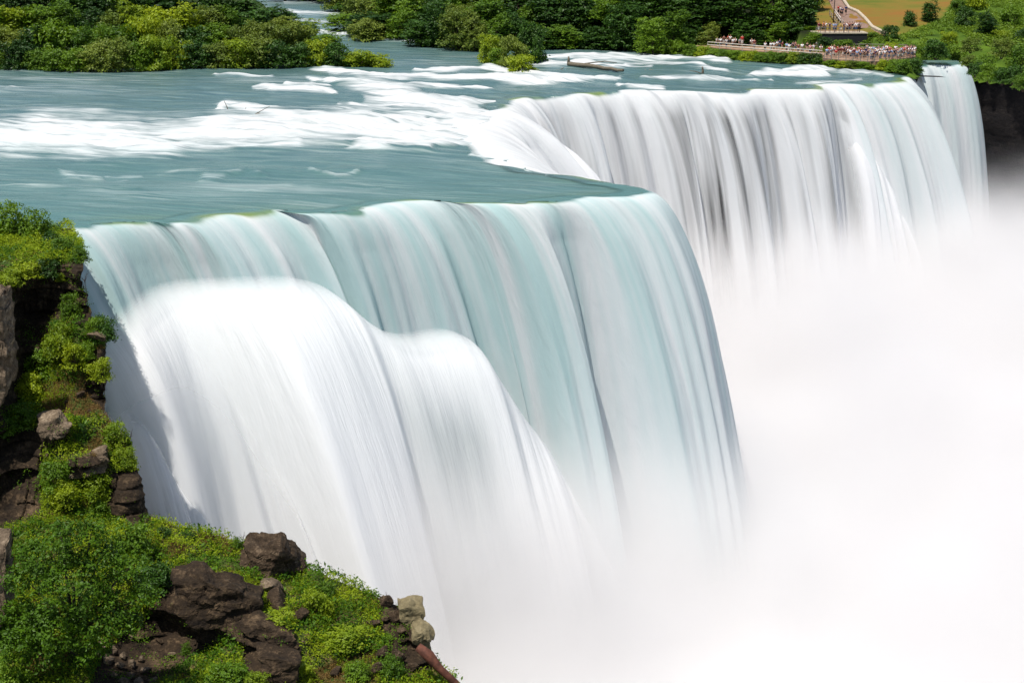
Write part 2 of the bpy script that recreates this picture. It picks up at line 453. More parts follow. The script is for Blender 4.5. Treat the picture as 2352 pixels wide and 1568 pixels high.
def drape(pts, vel, zend, nt, seed, amp, label, step=0.16, fade=1.2, front=0.4, wfold=(0.12, 0.3, 0.9), ys=None, hump=0.0, fr2=0.0):
    P = []
    for k, (px, py) in enumerate(pts):
        y = (curtain_depth(px, py)[1] - front - fr2 * k * 0.35) if ys is None else ys[k]
        P.append(list(ony(px, py, y)) + list(vel[min(k, len(vel) - 1)]))
    P = np.array(P)
    d = np.r_[0, np.cumsum(np.linalg.norm(np.diff(P[:, :3], axis=0), axis=1))]
    s = np.linspace(0, d[-1], int(d[-1] / step))
    R = np.stack([np.interp(s, d, P[:, k]) for k in range(5)], 1)
    R = smooth1(R, 9)
    ns = len(R)
    fold = 0.7 * vn(s * wfold[0], seed=seed) + 0.45 * vn(s * wfold[1], seed=seed + 1) + 0.08 * vn(s * wfold[2], seed=seed + 2)
    T = np.sqrt(np.maximum(R[:, 2] - zend, 0.5) / 4.9)
    V = np.zeros((nt, ns, 3)); flow = np.zeros((nt, ns, 3)); cov = np.ones((nt, ns))
    q = np.linspace(0, 1, nt) ** 1.15
    for i in range(nt):
        t = T * q[i]
        w = vn(s * 0.18, t * 0.9, seed=seed + 4)
        m = 1 + amp * fold * np.minimum(1, t * 1.5) + 0.10 * w * np.minimum(1, t)
        V[i, :, 0] = R[:, 0] + R[:, 3] * t * m
        V[i, :, 1] = R[:, 1] + R[:, 4] * t * m - amp * 2.0 * fold * t
        V[i, :, 2] = R[:, 2] - 4.9 * t ** 2 + hump * np.sin(np.clip(q[i] * 4, 0, math.pi))
        flow[i, :, 0] = 0.8 * (4.9 * t ** 2 + t * 4) + seed * 7; flow[i, :, 1] = s
        e = np.minimum(1, np.minimum(s, s[-1] - s) / 2.0)
        cov[i] = sstep(0, fade, t * 5) * np.maximum(sstep(0, 1, e), 0)
    n = nt * ns
    fo = np.clip(1.16 - 0.55 * np.clip(-fold - 0.05, 0, 1)[None, :] * sstep(0.2, 0.6, q)[:, None] * (1.0 + 0.5 * vn(s[None, :] * .2, q[:, None] * 3, seed=seed + 8)), 0.55, 1.12)  # less foam in fold hollows, which also puts valley shade into the colour
    at = dict(flow=flow.reshape(-1, 3), foam=fo.ravel(), lip=np.zeros(n), cover=cov.ravel(), gap=np.zeros(n), mint=np.full(n, 0.0), streaky=np.full(n, 0.3))
    o = mk('cascade', V.reshape(-1, 3), gridq(nt, ns), M['water'], attrs=at)
    return tag(o, label, 'cascade', None, 'structure')

RA = [(120, 800), (190, 770), (250, 725), (290, 690), (335, 655), (400, 640), (500, 634), (640, 630), (710, 645), (760, 680), (810, 725), (860, 757), (920, 765), (960, 755), (1010, 750), (1060, 772), (1105, 840), (1155, 925), (1215, 1000), (1262, 1075), (1310, 1170), (1370, 1290), (1440, 1420), (1500, 1540), (1560, 1640)]
VA = [(5.2, -5.4)] * 9 + [(5.0, -5.6)] * 3 + [(4.4, -5.4)] * 4 + [(3.6, -4.4)] * 9
drape(RA, VA, -37, 90, 51, 0.24, 'broad white cascade bulging out over fallen rock under the near waterfall', front=1.3, fade=3.6, wfold=(0.13, 0.24, 0.6), hump=0.75)
RC = [(130, 860), (200, 790), (250, 740), (290, 716), (330, 716), (400, 762), (470, 842), (530, 930), (590, 1040), (640, 1150), (690, 1280), (740, 1400), (800, 1520)]
drape(RC, [(3.4, -3.0)] * 13, -37, 70, 71, 0.32, 'white cascade lobe tumbling in front of the broad cascade near the cliff', front=4.5, fade=15, wfold=(0.12, 0.3, 0.7), fr2=0.9)
RD = [(150, 1040), (200, 985), (235, 950), (262, 932), (300, 940), (335, 985), (372, 1060), (410, 1150), (450, 1260), (500, 1380)]
drape(RD, [(2.4, -2.0)] * 10, -34, 60, 91, 0.2, 'small rounded white cascade right against the cliff edge', front=7.5, fade=6, fr2=0.9)
# bulge in the far fall
RF = [(1888, 262), (1905, 260), (1935, 275), (1965, 310), (1995, 355), (2030, 420), (2060, 500), (2090, 600)]
drape(RF, [(2.6, -3.2)] * 8, -36, 60, 111, 0.25, 'white bulge of water leaping off rock in the far waterfall', ys=[216.5, 216.4, 216.2, 216, 215.6, 215, 214.4, 213.6], fade=2.0)
RG = [(1205, 300), (1235, 298), (1270, 318), (1310, 345), (1350, 385), (1390, 440), (1440, 540), (1480, 640)]
drape(RG, [(3.0, -3.2)] * 8, -36, 60, 131, 0.25, 'pinkish white slope of water inside the recess of the falls', ys=[196, 195.6, 195.2, 195, 194.4, 194, 193, 192], fade=2.0)

# ------------------------------------------------------------------ rock wall behind the water
def cliffwall(name, R, label, z0=-0.45, z1=-39, inset=1.0, seed=3):
    n = len(R); idx = np.arange(0, n, 4); P = smooth1(R, 5)[idx]
    t = np.gradient(P[:, :2], axis=0); t /= np.linalg.norm(t, axis=1)[:, None] + 1e-9
    nrm = np.stack([t[:, 1], -t[:, 0]], 1)     # outward (right of travel)
    nz = 46; V = np.zeros((nz + 1, len(idx), 3))
    z = np.linspace(z0, z1, nz)
    for i in range(nz):
        k = fbm(P[:, 0] * 0.3, P[:, 1] * 0.3, z[i] * 0.5, 4, seed)
        off = -inset - 0.2 - 0.09 * abs(z[i]) + 1.0 * k * min(1, i / 4)
        V[i + 1, :, :2] = P[:, :2] + nrm * off[:, None]; V[i + 1, :, 2] = z[i]
    V[0, :, :2] = P[:, :2] - nrm * 9; V[0, :, 2] = z0 - 0.6
    o = mk(name, V.reshape(-1, 3), gridq(nz + 1, len(idx)), M['wetrock'], attrs=dict(moss=np.zeros((nz + 1) * len(idx))))
    tag(o, label, 'cliff', None, 'structure')
cliffwall('cliff', R1, 'dark wet rock wall behind the curtain of falling water', inset=2.0, z0=-0.8)

# ------------------------------------------------------------------ river with rapids
FO = [  # (px, py, half width) polylines, strength
 ([(-260, 330, 42), (0, 323, 40), (120, 312, 44), (220, 322, 48), (350, 326, 34), (450, 316, 28), (560, 298, 34), (700, 292, 36), (850, 286, 42), (980, 285, 44), (1080, 292, 38), (1140, 320, 26)], 1.0),
 ([(380, 343, 8), (480, 338, 9), (600, 325, 12), (700, 322, 14)], .8),
 ([(820, 335, 5), (850, 328, 13), (920, 318, 18), (1000, 326, 16), (1060, 334, 10)], 1.0),
 ([(730, 188, 4), (770, 194, 9), (830, 205, 18), (900, 226, 26), (990, 246, 24), (1090, 262, 18), (1170, 262, 8)], 1.0),
 ([(770, 170, 6), (800, 176, 8), (860, 184, 6), (960, 184, 6), (1100, 186, 6), (1250, 186, 6), (1345, 187, 3)], 1.0),
 ([(884, 205, 4), (950, 202, 6), (1040, 205, 5), (1115, 206, 2)], .9),
 ([(900, 242, 10), (1000, 232, 12), (1080, 238, 8), (1150, 238, 5)], .9),
 ([(950, 171, 2), (1020, 169, 5), (1100, 168, 5), (1130, 163, 8), (1180, 172, 7), (1230, 177, 5), (1330, 184, 4), (1420, 185, 2)], 1.0),
 ([(1225, 157, 3), (1265, 153, 7), (1330, 156, 5), (1400, 160, 4), (1480, 163, 2)], .95),
 ([(1260, 136, 2), (1310, 140, 5), (1380, 142, 9), (1460, 142, 9), (1560, 140, 6), (1660, 145, 3)], .95),
 ([(1440, 157, 4), (1500, 153, 6), (1580, 157, 5), (1660, 168, 3)], .75),
 ([(1455, 184, 2), (1560, 183, 3), (1680, 184, 3), (1760, 188, 2)], .85),
 ([(1735, 176, 3), (1780, 168, 7), (1820, 170, 5), (1880, 173, 3)], .9),
 ([(1815, 165, 2), (1870, 161, 5), (1930, 164, 4), (2010, 170, 3), (2060, 176, 4)], .85),
 ([(1405, 196, 2), (1440, 200, 5), (1500, 205, 4)], .9),
 ([(1840, 196, 3), (1900, 190, 5), (2000, 184, 3)], .6),
 ([(518, 182, 2), (560, 183, 4), (620, 185, 2)], .95),
 ([(596, 214, 2), (630, 211, 7), (700, 216, 7), (760, 226, 3)], 1.0),
 ([(672, 205, 2), (700, 203, 5), (730, 206, 2)], 1.0),
 ([(505, 268, 4), (545, 252, 11), (590, 262, 11), (650, 272, 12)], 1.0),
 ([(780, 243, 5), (810, 236, 7), (840, 244, 5)], .9),
 ([(640, 30, 3), (700, 34, 5), (765, 36, 4)], .8), ([(690, 52, 4), (740, 55, 7), (800, 60, 4)], .55), ([(715, 82, 3), (760, 86, 6), (810, 86, 4)], .95),
 ([(840, 96, 2), (890, 98, 4), (960, 106, 2)], .7), ([(640, 12, 2), (720, 8, 3), (800, 14, 2)], .6),
 ([(130, 395, 3), (180, 402, 7), (240, 408, 3)], .45), ([(455, 415, 3), (500, 408, 7), (560, 398, 3)], .4), ([(400, 398, 3), (520, 392, 4), (640, 402, 3)], .35),
 ([(255, 404, 3), (300, 406, 5), (345, 405, 2)], .4), ([(700, 388, 3), (770, 398, 5), (850, 392, 3)], .4), ([(0, 210, 2), (20, 208, 3), (40, 211, 2)], .5),
 ([(0, 420, 3), (160, 430, 4), (330, 428, 3)], .25), ([(560, 440, 3), (760, 425, 4), (900, 432, 3)], .22),
 ([(120, 445, 3), (280, 455, 4), (420, 448, 3)], .2), ([(130, 165, 2), (300, 167, 2), (500, 162, 2), (700, 160, 3), (900, 166, 3)], .22),
 ([(2118, 152, 3), (2150, 150, 4), (2200, 146, 4)], .7),
 ([(960, 300, 20), (1040, 310, 26), (1120, 318, 22)], 1.15), ([(1000, 268, 10), (1070, 272, 14), (1150, 268, 8)], 1.1), ([(1120, 240, 3), (1175, 236, 4)], .8),
 ([(1110, 356, 3), (1150, 365, 7), (1200, 384, 7), (1235, 396, 4)], .9),
]
HO = [([(985, 272, 3), (1015, 275, 5), (1045, 276, 2)], .6), ([(600, 240, 4), (700, 243, 8), (780, 238, 6), (820, 232, 5)], .9), ([(980, 212, 3), (1060, 218, 6), (1120, 224, 7), (1180, 226, 3)], .7),
      ([(860, 262, 2), (930, 258, 4), (1000, 262, 2)], .25), ([(0, 345, 3), (120, 338, 5), (260, 345, 3)], .25), ([(950, 300, 2), (1020, 306, 4), (1080, 318, 4)], .35),
      ([(1110, 247, 3), (1160, 250, 7), (1195, 255, 5)], .9), ([(1000, 342, 3), (1080, 343, 6), (1163, 350, 5)], .9)]
def strokes(px, py, S):
    out = np.zeros_like(px)
    for pts, st in S:
        best = np.full(px.shape, 9.0)
        for (x0, y0, w0), (x1, y1, w1) in zip(pts[:-1], pts[1:]):
            dx, dy = x1 - x0, y1 - y0
            t = np.clip(((px - x0) * dx + (py - y0) * dy) / (dx * dx + dy * dy), 0, 1)
            d = np.hypot((px - x0 - t * dx) * 0.35, py - y0 - t * dy) / (w0 + t * (w1 - w0))
            best = np.minimum(best, d)
        out = np.maximum(out, st * (1 - sstep(0.0, 1.8, best)))
    return out

def inside(poly, x, y):
    r = np.zeros(x.shape, bool); n = len(poly)
    for i in range(n):
        x0, y0 = poly[i]; x1, y1 = poly[(i + 1) % n]
        if y0 == y1: continue
        c = ((y0 > y) != (y1 > y)) & (x < (x1 - x0) * (y - y0) / (y1 - y0) + x0)
        r ^= c
    return r

def river():
    pys = np.r_[np.linspace(-120, 20, 30), np.linspace(22, 250, 130), np.linspace(252, 620, 150)]
    pxs_ = np.linspace(-700, 2330, 760)
    PX, PY = np.meshgrid(pxs_, pys)
    PY2 = PY
    X = np.zeros_like(PX); Y = np.zeros_like(PX)
    rx, ry, rz = ray(PX, PY2); k = -CAMH / rz; X = rx * k; Y = ry * k
    wob = 22 * fbm(PX / 110, PY / 22, 0, 4, 5) * np.clip(PY / 300, 0.25, 1)
    wob2 = 60 * fbm(PX / 90, PY / 30, 3, 2, 8)
    f = strokes(PX + wob2, PY + wob * 0.55, FO) - strokes(PX, PY + wob * 0.3, HO)
    f = np.clip(f, 0, 1)
    # distance to the brink, signed: upstream side kept
    bl = np.r_[R1[::6, :2], Rb[::6, :2]]
    main = R1[::4, :2]
    poly = [tuple(p) for p in main] + [(62.5, 232.0)] + [tuple(p) for p in Rb[::4, :2]] + [(79, 250.5), (79, 300), (30, 320), (30, 900), (-900, 900), (-900, 60)]
    ins = inside(poly, X, Y)
    dmin = np.full(X.shape, 1e9)
    for p in bl: dmin = np.minimum(dmin, (X - p[0]) ** 2 + (Y - p[1]) ** 2)
    dmin = np.sqrt(dmin)
    far = np.clip(Y / 200, 0.6, 2.5)
    nz = 0.30 * fbm(X * 0.10, Y * 0.28, 0, 4, 21) + f * (0.35 + 0.9 * fbm(X * 0.16, Y * 0.6, 2, 4, 33))
    Z = (nz * 1.0) * sstep(0.5, 6, dmin) - 0.015
    Z += 0.55 * sstep(330, 270, PY + 8 * vn(PX / 160, seed=3)) * sstep(6, 30, dmin)   # a ledge upstream
    V = np.stack([X, Y, Z], -1)
    ok = ins & (dmin > 0.3)
    keep = ok[:-1, :-1] & ok[1:, :-1] & ok[:-1, 1:] & ok[1:, 1:]
    bend = sstep(40, 0, dmin)
    flow = np.stack([X, Y + (0.22 + 0.25 * bend) * X * (PY > 0) + 3.0 * vn(X * 0.03, Y * 0.05, seed=77), np.zeros_like(X)], -1)
    shallow = sstep(5.0, 0.5, dmin) * (1 - sstep(142, 150, Y) * sstep(198, 190, Y)) * (0.5 + 0.5 * vn(X * 0.12, Y * 0.4, seed=4))
    n = X.size
    faint = 0.16 + 0.22 * fbm(X * 0.03, Y * 0.09, 0, 4, 55)
    o = mk('river', V.reshape(-1, 3), gridq(*X.shape, keep=keep), M['water'],
           attrs=dict(flow=flow.reshape(-1, 3), foam=np.maximum(f * 0.86, faint).ravel(), lip=(shallow * 0.25).ravel(), cover=np.ones(n), gap=np.zeros(n), mint=(0.1 + 0.45 * sstep(185, 118, Y)).ravel(), streaky=(1.0 + 1.9 * np.sqrt(f)).ravel()))
    tag(o, 'teal river with white rapids streaming toward the brink', 'river', None, 'structure')
river()

# ------------------------------------------------------------------ plunge pool far below and the mist above it
def gorge():
    m, nt, N, L = newmat('churned_foam')
    tc = N.new('ShaderNodeTexCoord')
    p = N.new('ShaderNodeBsdfPrincipled'); p.inputs['Roughness'].default_value = 1; p.inputs['Specular IOR Level'].default_value = 0
    r = ramp(N, [(0.35, (0.58, 0.59, 0.61)), (0.6, (0.72, 0.715, 0.715))]); L.new(noise(N, L, tc.outputs['Object'], 0.05, 3), r.inputs[0])
    L.new(r.outputs[0], p.inputs['Base Color']); o = N.new('ShaderNodeOutputMaterial'); L.new(p.outputs[0], o.inputs[0])
    xs = np.linspace(-140, 260, 160); ys = np.linspace(20, 300, 120)
    X, Y = np.meshgrid(xs, ys)
    Z = -37 + 1.6 * fbm(X * 0.05, Y * 0.05, 0, 3, 9)
    ob = mk('lower_river', np.stack([X, Y, Z], -1).reshape(-1, 3), gridq(*X.shape), m)
    tag(ob, 'churned white water at the foot of the falls', 'river', None, 'structure')
    # mist
    m, nt, N, L = newmat('spray')
    g = N.new('ShaderNodeNewGeometry'); sx = N.new('ShaderNodeSeparateXYZ'); L.new(g.outputs['Position'], sx.inputs[0])
    x, y, z = sx.outputs
    n1 = noise(N, L, g.outputs['Position'], 0.03, 3, 0.5)
    yy = N.new('ShaderNodeMapRange'); L.new(y, yy.inputs[0]); yy.inputs[1].default_value = 112; yy.inputs[2].default_value = 200; yy.inputs[3].default_value = -28.5; yy.inputs[4].default_value = -22.5
    xx = N.new('ShaderNodeMapRange'); L.new(x, xx.inputs[0]); xx.inputs[1].default_value = 15; xx.inputs[2].default_value = 75; xx.inputs[3].default_value = 0; xx.inputs[4].default_value = 3.5
    top = math_(N, L, 'ADD', yy.outputs[0], xx.outputs[0])
    top = math_(N, L, 'ADD', top, math_(N, L, 'MULTIPLY', math_(N, L, 'SUBTRACT', n1, 0.5), 24.0))
    dz = math_(N, L, 'SUBTRACT', top, z)
    dr = N.new('ShaderNodeMapRange'); dr.interpolation_type = 'SMOOTHSTEP'; L.new(dz, dr.inputs[0]); dr.inputs[1].default_value = -9.0; dr.inputs[2].default_value = 11.0
    # spray hangs over the rock pile under the near fall and stays clear of the cliff
    gx = math_(N, L, 'POWER', math_(N, L, 'DIVIDE', math_(N, L, 'ADD', x, 10.0), 20.0), 2.0)
    gy = math_(N, L, 'POWER', math_(N, L, 'DIVIDE', math_(N, L, 'SUBTRACT', y, 108.0), 9.0), 2.0)
    hump = math_(N, L, 'MULTIPLY', math_(N, L, 'EXPONENT', math_(N, L, 'MULTIPLY', math_(N, L, 'ADD', gx, gy), -1.0)), 11.0)
    top = math_(N, L, 'ADD', top, hump)
    hx = math_(N, L, 'POWER', math_(N, L, 'DIVIDE', math_(N, L, 'SUBTRACT', x, 20.0), 13.0), 2.0)
    hy = math_(N, L, 'POWER', math_(N, L, 'DIVIDE', math_(N, L, 'SUBTRACT', y, 121.0), 13.0), 2.0)
    top = math_(N, L, 'ADD', top, math_(N, L, 'MULTIPLY', math_(N, L, 'EXPONENT', math_(N, L, 'MULTIPLY', math_(N, L, 'ADD', hx, hy), -1.0)), 5.0))
    t = math_(N, L, 'SUBTRACT', math_(N, L, 'MULTIPLY_ADD', math_(N, L, 'MAXIMUM', math_(N, L, 'ADD', x, 8.0), 0.0), 2.0, y), 96.0)
    cl = N.new('ShaderNodeMapRange'); cl.interpolation_type = 'SMOOTHSTEP'; L.new(t, cl.inputs[0]); cl.inputs[1].default_value = 0; cl.inputs[2].default_value = 7
    dz = math_(N, L, 'SUBTRACT', top, z); L.new(dz, dr.inputs[0])
    den = math_(N, L, 'MULTIPLY', math_(N, L, 'POWER', dr.outputs[0], 1.8), 0.17)
    v = N.new('ShaderNodeVolumePrincipled'); v.inputs['Color'].default_value = (0.91, 0.902, 0.902, 1); v.inputs['Anisotropy'].default_value = 0.0
    lo = N.new('ShaderNodeMapRange'); lo.interpolation_type = 'SMOOTHSTEP'; L.new(z, lo.inputs[0]); lo.inputs[1].default_value = -30.0; lo.inputs[2].default_value = -36.5; lo.inputs[3].default_value = 0; lo.inputs[4].default_value = 0.35
    n2 = noise(N, L, g.outputs['Position'], 0.11, 3, 0.5)
    den = math_(N, L, 'MULTIPLY', math_(N, L, 'ADD', den, lo.outputs[0]), math_(N, L, 'MULTIPLY_ADD', n2, 2.0, 0.0))
    L.new(math_(N, L, 'MULTIPLY', den, cl.outputs[0]), v.inputs['Density'])
    o = N.new('ShaderNodeOutputMaterial'); L.new(v.outputs[0], o.inputs['Volume'])
    m.cycles.volume_sampling = 'MULTIPLE_IMPORTANCE'
    G = Geo(); G.box((60, 158, -22.5), (95, 88, 14.4)); ob = G.build('mist', m)
    tag(ob, 'white spray filling the gorge at the foot of the falls', 'mist', None, 'stuff')
gorge()
# ------------------------------------------------------------------ foliage templates
def leafquads(C, Nn, size, r, aspect=0.55):
    n = len(C)
    Nn = Nn / (np.linalg.norm(Nn, axis=1)[:, None] + 1e-9)
    t = r.normal(size=(n, 3)); a = np.cross(Nn, t); a /= np.linalg.norm(a, axis=1)[:, None] + 1e-9
    b = np.cross(Nn, a)
    s = size * r.uniform(0.6, 1.35, n)[:, None]
    V = np.stack([C - a * s, C - b * s * aspect + Nn * s * 0.12, C + a * s, C + b * s * aspect + Nn * s * 0.12], 1)
    return V.reshape(-1, 3), np.arange(n * 4).reshape(-1, 4)

def crown_pts(lobes, ncl, per, spread, r, up=0.5, low=-0.35):
    """leaf clusters on the outside of overlapping lobes, with bare gaps between clusters"""
    C, Nn = [], []
    vol = np.array([l[3] * l[4] for l in lobes]); vol = vol / vol.sum()
    for l, w in zip(lobes, vol):
        c = np.array(l[:3]); rad = np.array([l[3], l[3], l[4]])
        k = max(3, int(ncl * w))
        d = r.normal(size=(k * 2, 3)); d /= np.linalg.norm(d, axis=1)[:, None]
        d = d[d[:, 2] > low][:k]
        rr = r.uniform(0.62, 1.08, len(d))[:, None]
        cc = c + d * rad * rr
        m = max(2, int(per))
        P = np.repeat(cc, m, 0) + r.normal(size=(len(cc) * m, 3)) * spread * np.array([1, 1, 0.6])
        D = np.repeat(d, m, 0)
        C.append(P); Nn.append(D * 0.7 + r.normal(size=P.shape) * 0.6 + np.array([0, 0, up]))
    return np.concatenate(C), np.concatenate(Nn)

def rand_lobes(r, R, H, z0, k, flat=0.8):
    L = [(0, 0, z0 + H * 0.45, R * 0.72, H * 0.45)]
    for i in range(k):
        a = r.uniform(0, 2 * math.pi); q = r.uniform(0.35, 0.75) * R; z = z0 + H * r.uniform(0.2, 0.85)
        sh = 1 - 0.5 * abs((z - z0) / H - 0.35)
        L.append((q * math.cos(a) * sh, q * math.sin(a) * sh, z, R * r.uniform(0.28, 0.46), H * r.uniform(0.16, 0.26) * flat))
    return L

TPL = {}
def hide_template(o):
    COL.objects.unlink(o)
def make_template(key, kind, R, H, trunk, ncl, per, spread, leaf, k, mat, seed, up=0.5):
    r = np.random.default_rng(seed)
    z0 = trunk * 0.15
    Lb = rand_lobes(r, R, H - z0, z0, k)
    if kind != 'tree':
        for a in np.linspace(0, 6.28, 8)[:-1]: Lb.append((R * .6 * math.cos(a + seed), R * .6 * math.sin(a + seed), H * .14, R * .36, H * .16))
        ncl = int(ncl * 1.35)
    else:
        for a in np.linspace(0, 6.28, 7)[:-1]: Lb.append((R * .5 * math.cos(a + seed), R * .5 * math.sin(a + seed), H * r.uniform(.10, .2), R * .42, H * .13))
        ncl = int(ncl * 1.5)
    C, Nn = crown_pts(Lb, ncl, per, spread, r, up, low=-0.6 if trunk else -0.25)
    C[:, 2] = np.maximum(C[:, 2], 0.05)
    V, Q = leafquads(C, Nn, leaf, r)
    cr = mk('crown' if kind == 'tree' else 'foliage', V, Q, mat, smooth=False)
    G = Geo()
    if kind == 'tree':
        tr = R * 0.05
        G.tube([[0, 0, -0.6], [0.04 * R, 0, H * 0.2], [0, 0.05 * R, H * 0.45], [0.05 * R, 0, H * 0.72]], [tr * 1.4, tr, tr * 0.75, tr * 0.25], 8)
        for l in Lb[1:1 + min(6, k)]:
            z = max(H * 0.18, l[2] * 0.6)
            G.tube([[0, 0, z], [l[0] * 0.5, l[1] * 0.5, z + (l[2] - z) * 0.6], [l[0], l[1], l[2]]], [tr * 0.5, tr * 0.3, tr * 0.1], 6)
    else:
        for l in Lb[:6]:
            G.tube([[l[0] * 0.1, l[1] * 0.1, -0.3], [l[0] * 0.5, l[1] * 0.5, l[2] * 0.5], [l[0], l[1], l[2]]], [0.03 * R, 0.022 * R, 0.008 * R], 6)
    st = G.build('trunk' if kind == 'tree' else 'stems', M['bark'])
    hide_template(cr); hide_template(st)
    TPL.setdefault(key, []).append((cr, st, R, H))

for i in range(4):
    make_template('dark', 'tree', 3.2, 9.5 + i, 2.2, 260, 13, 0.30, 0.24, 16, M['leaf_dark'], 100 + i)
    make_template('mid', 'tree', 3.2, 9.0 + 0.5 * i, 1.8, 260, 13, 0.30, 0.22, 16, M['leaf_mid'], 110 + i)
    make_template('olive', 'tree', 3.0, 7.0 + 0.5 * i, 1.2, 240, 14, 0.26, 0.19, 14, M['leaf_olive'], 120 + i)
for i in range(4):
    make_template('sh_mid', 'shrub', 2.3, 3.4, 0, 210, 13, 0.22, 0.15, 14, M['leaf_mid'], 130 + i, 0.7)
    make_template('sh_yel', 'shrub', 2.4, 3.0, 0, 210, 13, 0.22, 0.15, 14, M['leaf_yel'], 140 + i, 0.7)
    make_template('sh_dark', 'shrub', 2.2, 3.4, 0, 200, 13, 0.22, 0.15, 12, M['leaf_dark'], 150 + i, 0.6)
for i in range(2): make_template('sh_olive', 'shrub', 2.4, 3.6, 0, 210, 15, 0.22, 0.14, 14, M['leaf_olive'], 160 + i, 0.8)
make_template('tall_yel', 'tree', 3.0, 8.5, 1.8, 260, 13, 0.30, 0.22, 16, M['leaf_yel'], 170); make_template('tall_yel', 'tree', 2.8, 9.5, 1.8, 250, 13, 0.30, 0.22, 15, M['leaf_yel'], 171)
for i in range(3):
    make_template('near_mid', 'shrub', 1.0, 1.5, 0, 150, 13, 0.10, 0.065, 11, M['leaf_mid'], 180 + i, 0.7)
    make_template('near_yel', 'shrub', 1.0, 1.4, 0, 150, 13, 0.10, 0.065, 11, M['leaf_yel'], 190 + i, 0.7)
    make_template('near_dark', 'shrub', 1.0, 1.5, 0, 150, 13, 0.10, 0.065, 11, M['leaf_dark'], 200 + i, 0.6)

def plant(key, loc, h, w, label, cat, group=None, rz=None, name=None):
    cr, st, R, H = random.choice(TPL[key])
    k = 'tree' if cr.name.startswith('crown') else 'shrub'
    e = empty(name or k, loc, random.uniform(0, 6.28) if rz is None else rz, (w / (2 * R), w / (2 * R), h / H))
    copy_part(cr, e); copy_part(st, e)
    return tag(e, label, cat, group)

def nth(i):
    return '%d%s' % (i, 'th' if 10 <= i % 100 <= 20 else {1: 'st', 2: 'nd', 3: 'rd'}.get(i % 10, 'th'))

# ------------------------------------------------------------------ land upstream
def blob_land(name, poly, zmax, label, mat, cell=1.2, slope=0.45, keep=None):
    W = np.array([onz(a, b)[:2] for a, b in poly])
    xs = np.arange(W[:, 0].min() - 1, W[:, 0].max() + 1, cell); ys = np.arange(W[:, 1].min() - 1, W[:, 1].max() + 1, cell)
    X, Y = np.meshgrid(xs, ys)
    D = np.full(X.shape, 1e9)
    for i in range(len(W)):
        a, b = W[i], W[(i + 1) % len(W)]; d = b - a
        t = np.clip(((X - a[0]) * d[0] + (Y - a[1]) * d[1]) / (d @ d + 1e-9), 0, 1)
        D = np.minimum(D, np.hypot(X - a[0] - t * d[0], Y - a[1] - t * d[1]))
    ins = inside([tuple(p) for p in W], X, Y)
    D = np.where(ins, D, -D)
    Z = np.clip(D * slope, -0.6, zmax) + 0.12 * fbm(X * .3, Y * .3, 0, 3, 4)
    kp = D > -1.4
    kq = kp[:-1, :-1] & kp[1:, :-1] & kp[:-1, 1:] & kp[1:, 1:]
    o = mk(name, np.stack([X, Y, Z], -1).reshape(-1, 3), gridq(*X.shape, keep=kq), mat, attrs=dict(moss=np.full(X.size, 0.75)))
    tag(o, label, 'land', None, 'structure'); return W
M['soil'] = rockmat('bank_soil', (0.02, 0.014, 0.009), (0.05, 0.036, 0.02), (0.10, 0.07, 0.04), 0.4, ((0.012, 0.022, 0.005), (0.025, 0.045, 0.008), (0.06, 0.09, 0.015)))
islA = [(-700, 158), (-100, 163), (0, 163), (130, 166), (300, 168), (420, 162), (560, 158), (700, 158), (800, 162), (870, 160), (884, 152), (850, 138), (760, 118), (715, 96), (690, 78), (655, 55), (640, 36), (610, 12), (560, -10), (400, -40), (-700, -60)]
blob_land('island', islA, 0.9, 'low wooded island on the left of the river', M['soil'])
bank = [(735, -20), (768, 20), (768, 58), (790, 84), (850, 92), (930, 100), (962, 112), (1040, 120), (1100, 124), (1180, 124), (1250, 117), (1330, 118), (1400, 119), (1460, 120), (1500, 110), (1530, 95), (2000, 60), (2000, -60), (735, -60)]
blob_land('far_bank', bank, 1.0, 'shaded wooded bank across the river', M['soil'])
islet = [(1098, 150), (1110, 158), (1150, 162), (1190, 170), (1222, 176), (1238, 165), (1246, 150), (1230, 142), (1150, 138)]
blob_land('islet', islet, 0.4, 'tiny islet of soil under the bushes in midstream', M['soil'], cell=0.5)

def wtop(px, ptop, y):            # height above ground for a plant at y whose top shows at photo row ptop
    return ony(px, ptop, y)[2]

# wooded island: rows from the shore back, (px, row of the top, kind)
GI = 'trees and bushes on the wooded island'
def row(base, tops, keys, tagname, place, x0, x1, step, wpx, jit=6, group=GI, zg=0.5, yoff=0.0):
    xs = np.arange(x0, x1, step); n = 0
    for i, px in enumerate(xs):
        px = px + random.uniform(-jit, jit)
        pb = np.interp(px, [b[0] for b in base], [b[1] for b in base])
        g = onz(px, pb, zg); g[1] += yoff
        g = np.array([ony(px, pb, g[1])[0], g[1], zg])
        pt = np.interp(px, [b[0] for b in tops], [b[1] for b in tops]) + random.uniform(-9, 9)
        h = max(1.2, wtop(px, pt, g[1]) - zg)
        w = wpx * random.uniform(0.9, 1.5) * (g[1] + 8) / F
        key = keys[int(np.clip(len(keys) * (vn(px * 0.013, len(tagname) * 1.7, seed=5) * 0.75 + 0.5) + random.uniform(-.7, .7), 0, len(keys) - 1))]
        tree = not key.startswith('sh_'); n += 1
        colr = {'dark': 'dark green', 'mid': 'bright green', 'olive': 'olive green', 'yel': 'yellow-green'}[key.split('_')[-1]]
        lb = '%s %s %s, %s from left in %s row' % (colr, 'tree' if tree else 'bush', place, nth(n), tagname)
        g[2] -= 0.2
        plant(key, g, h, w, lb, 'tree' if tree else 'bush', group)
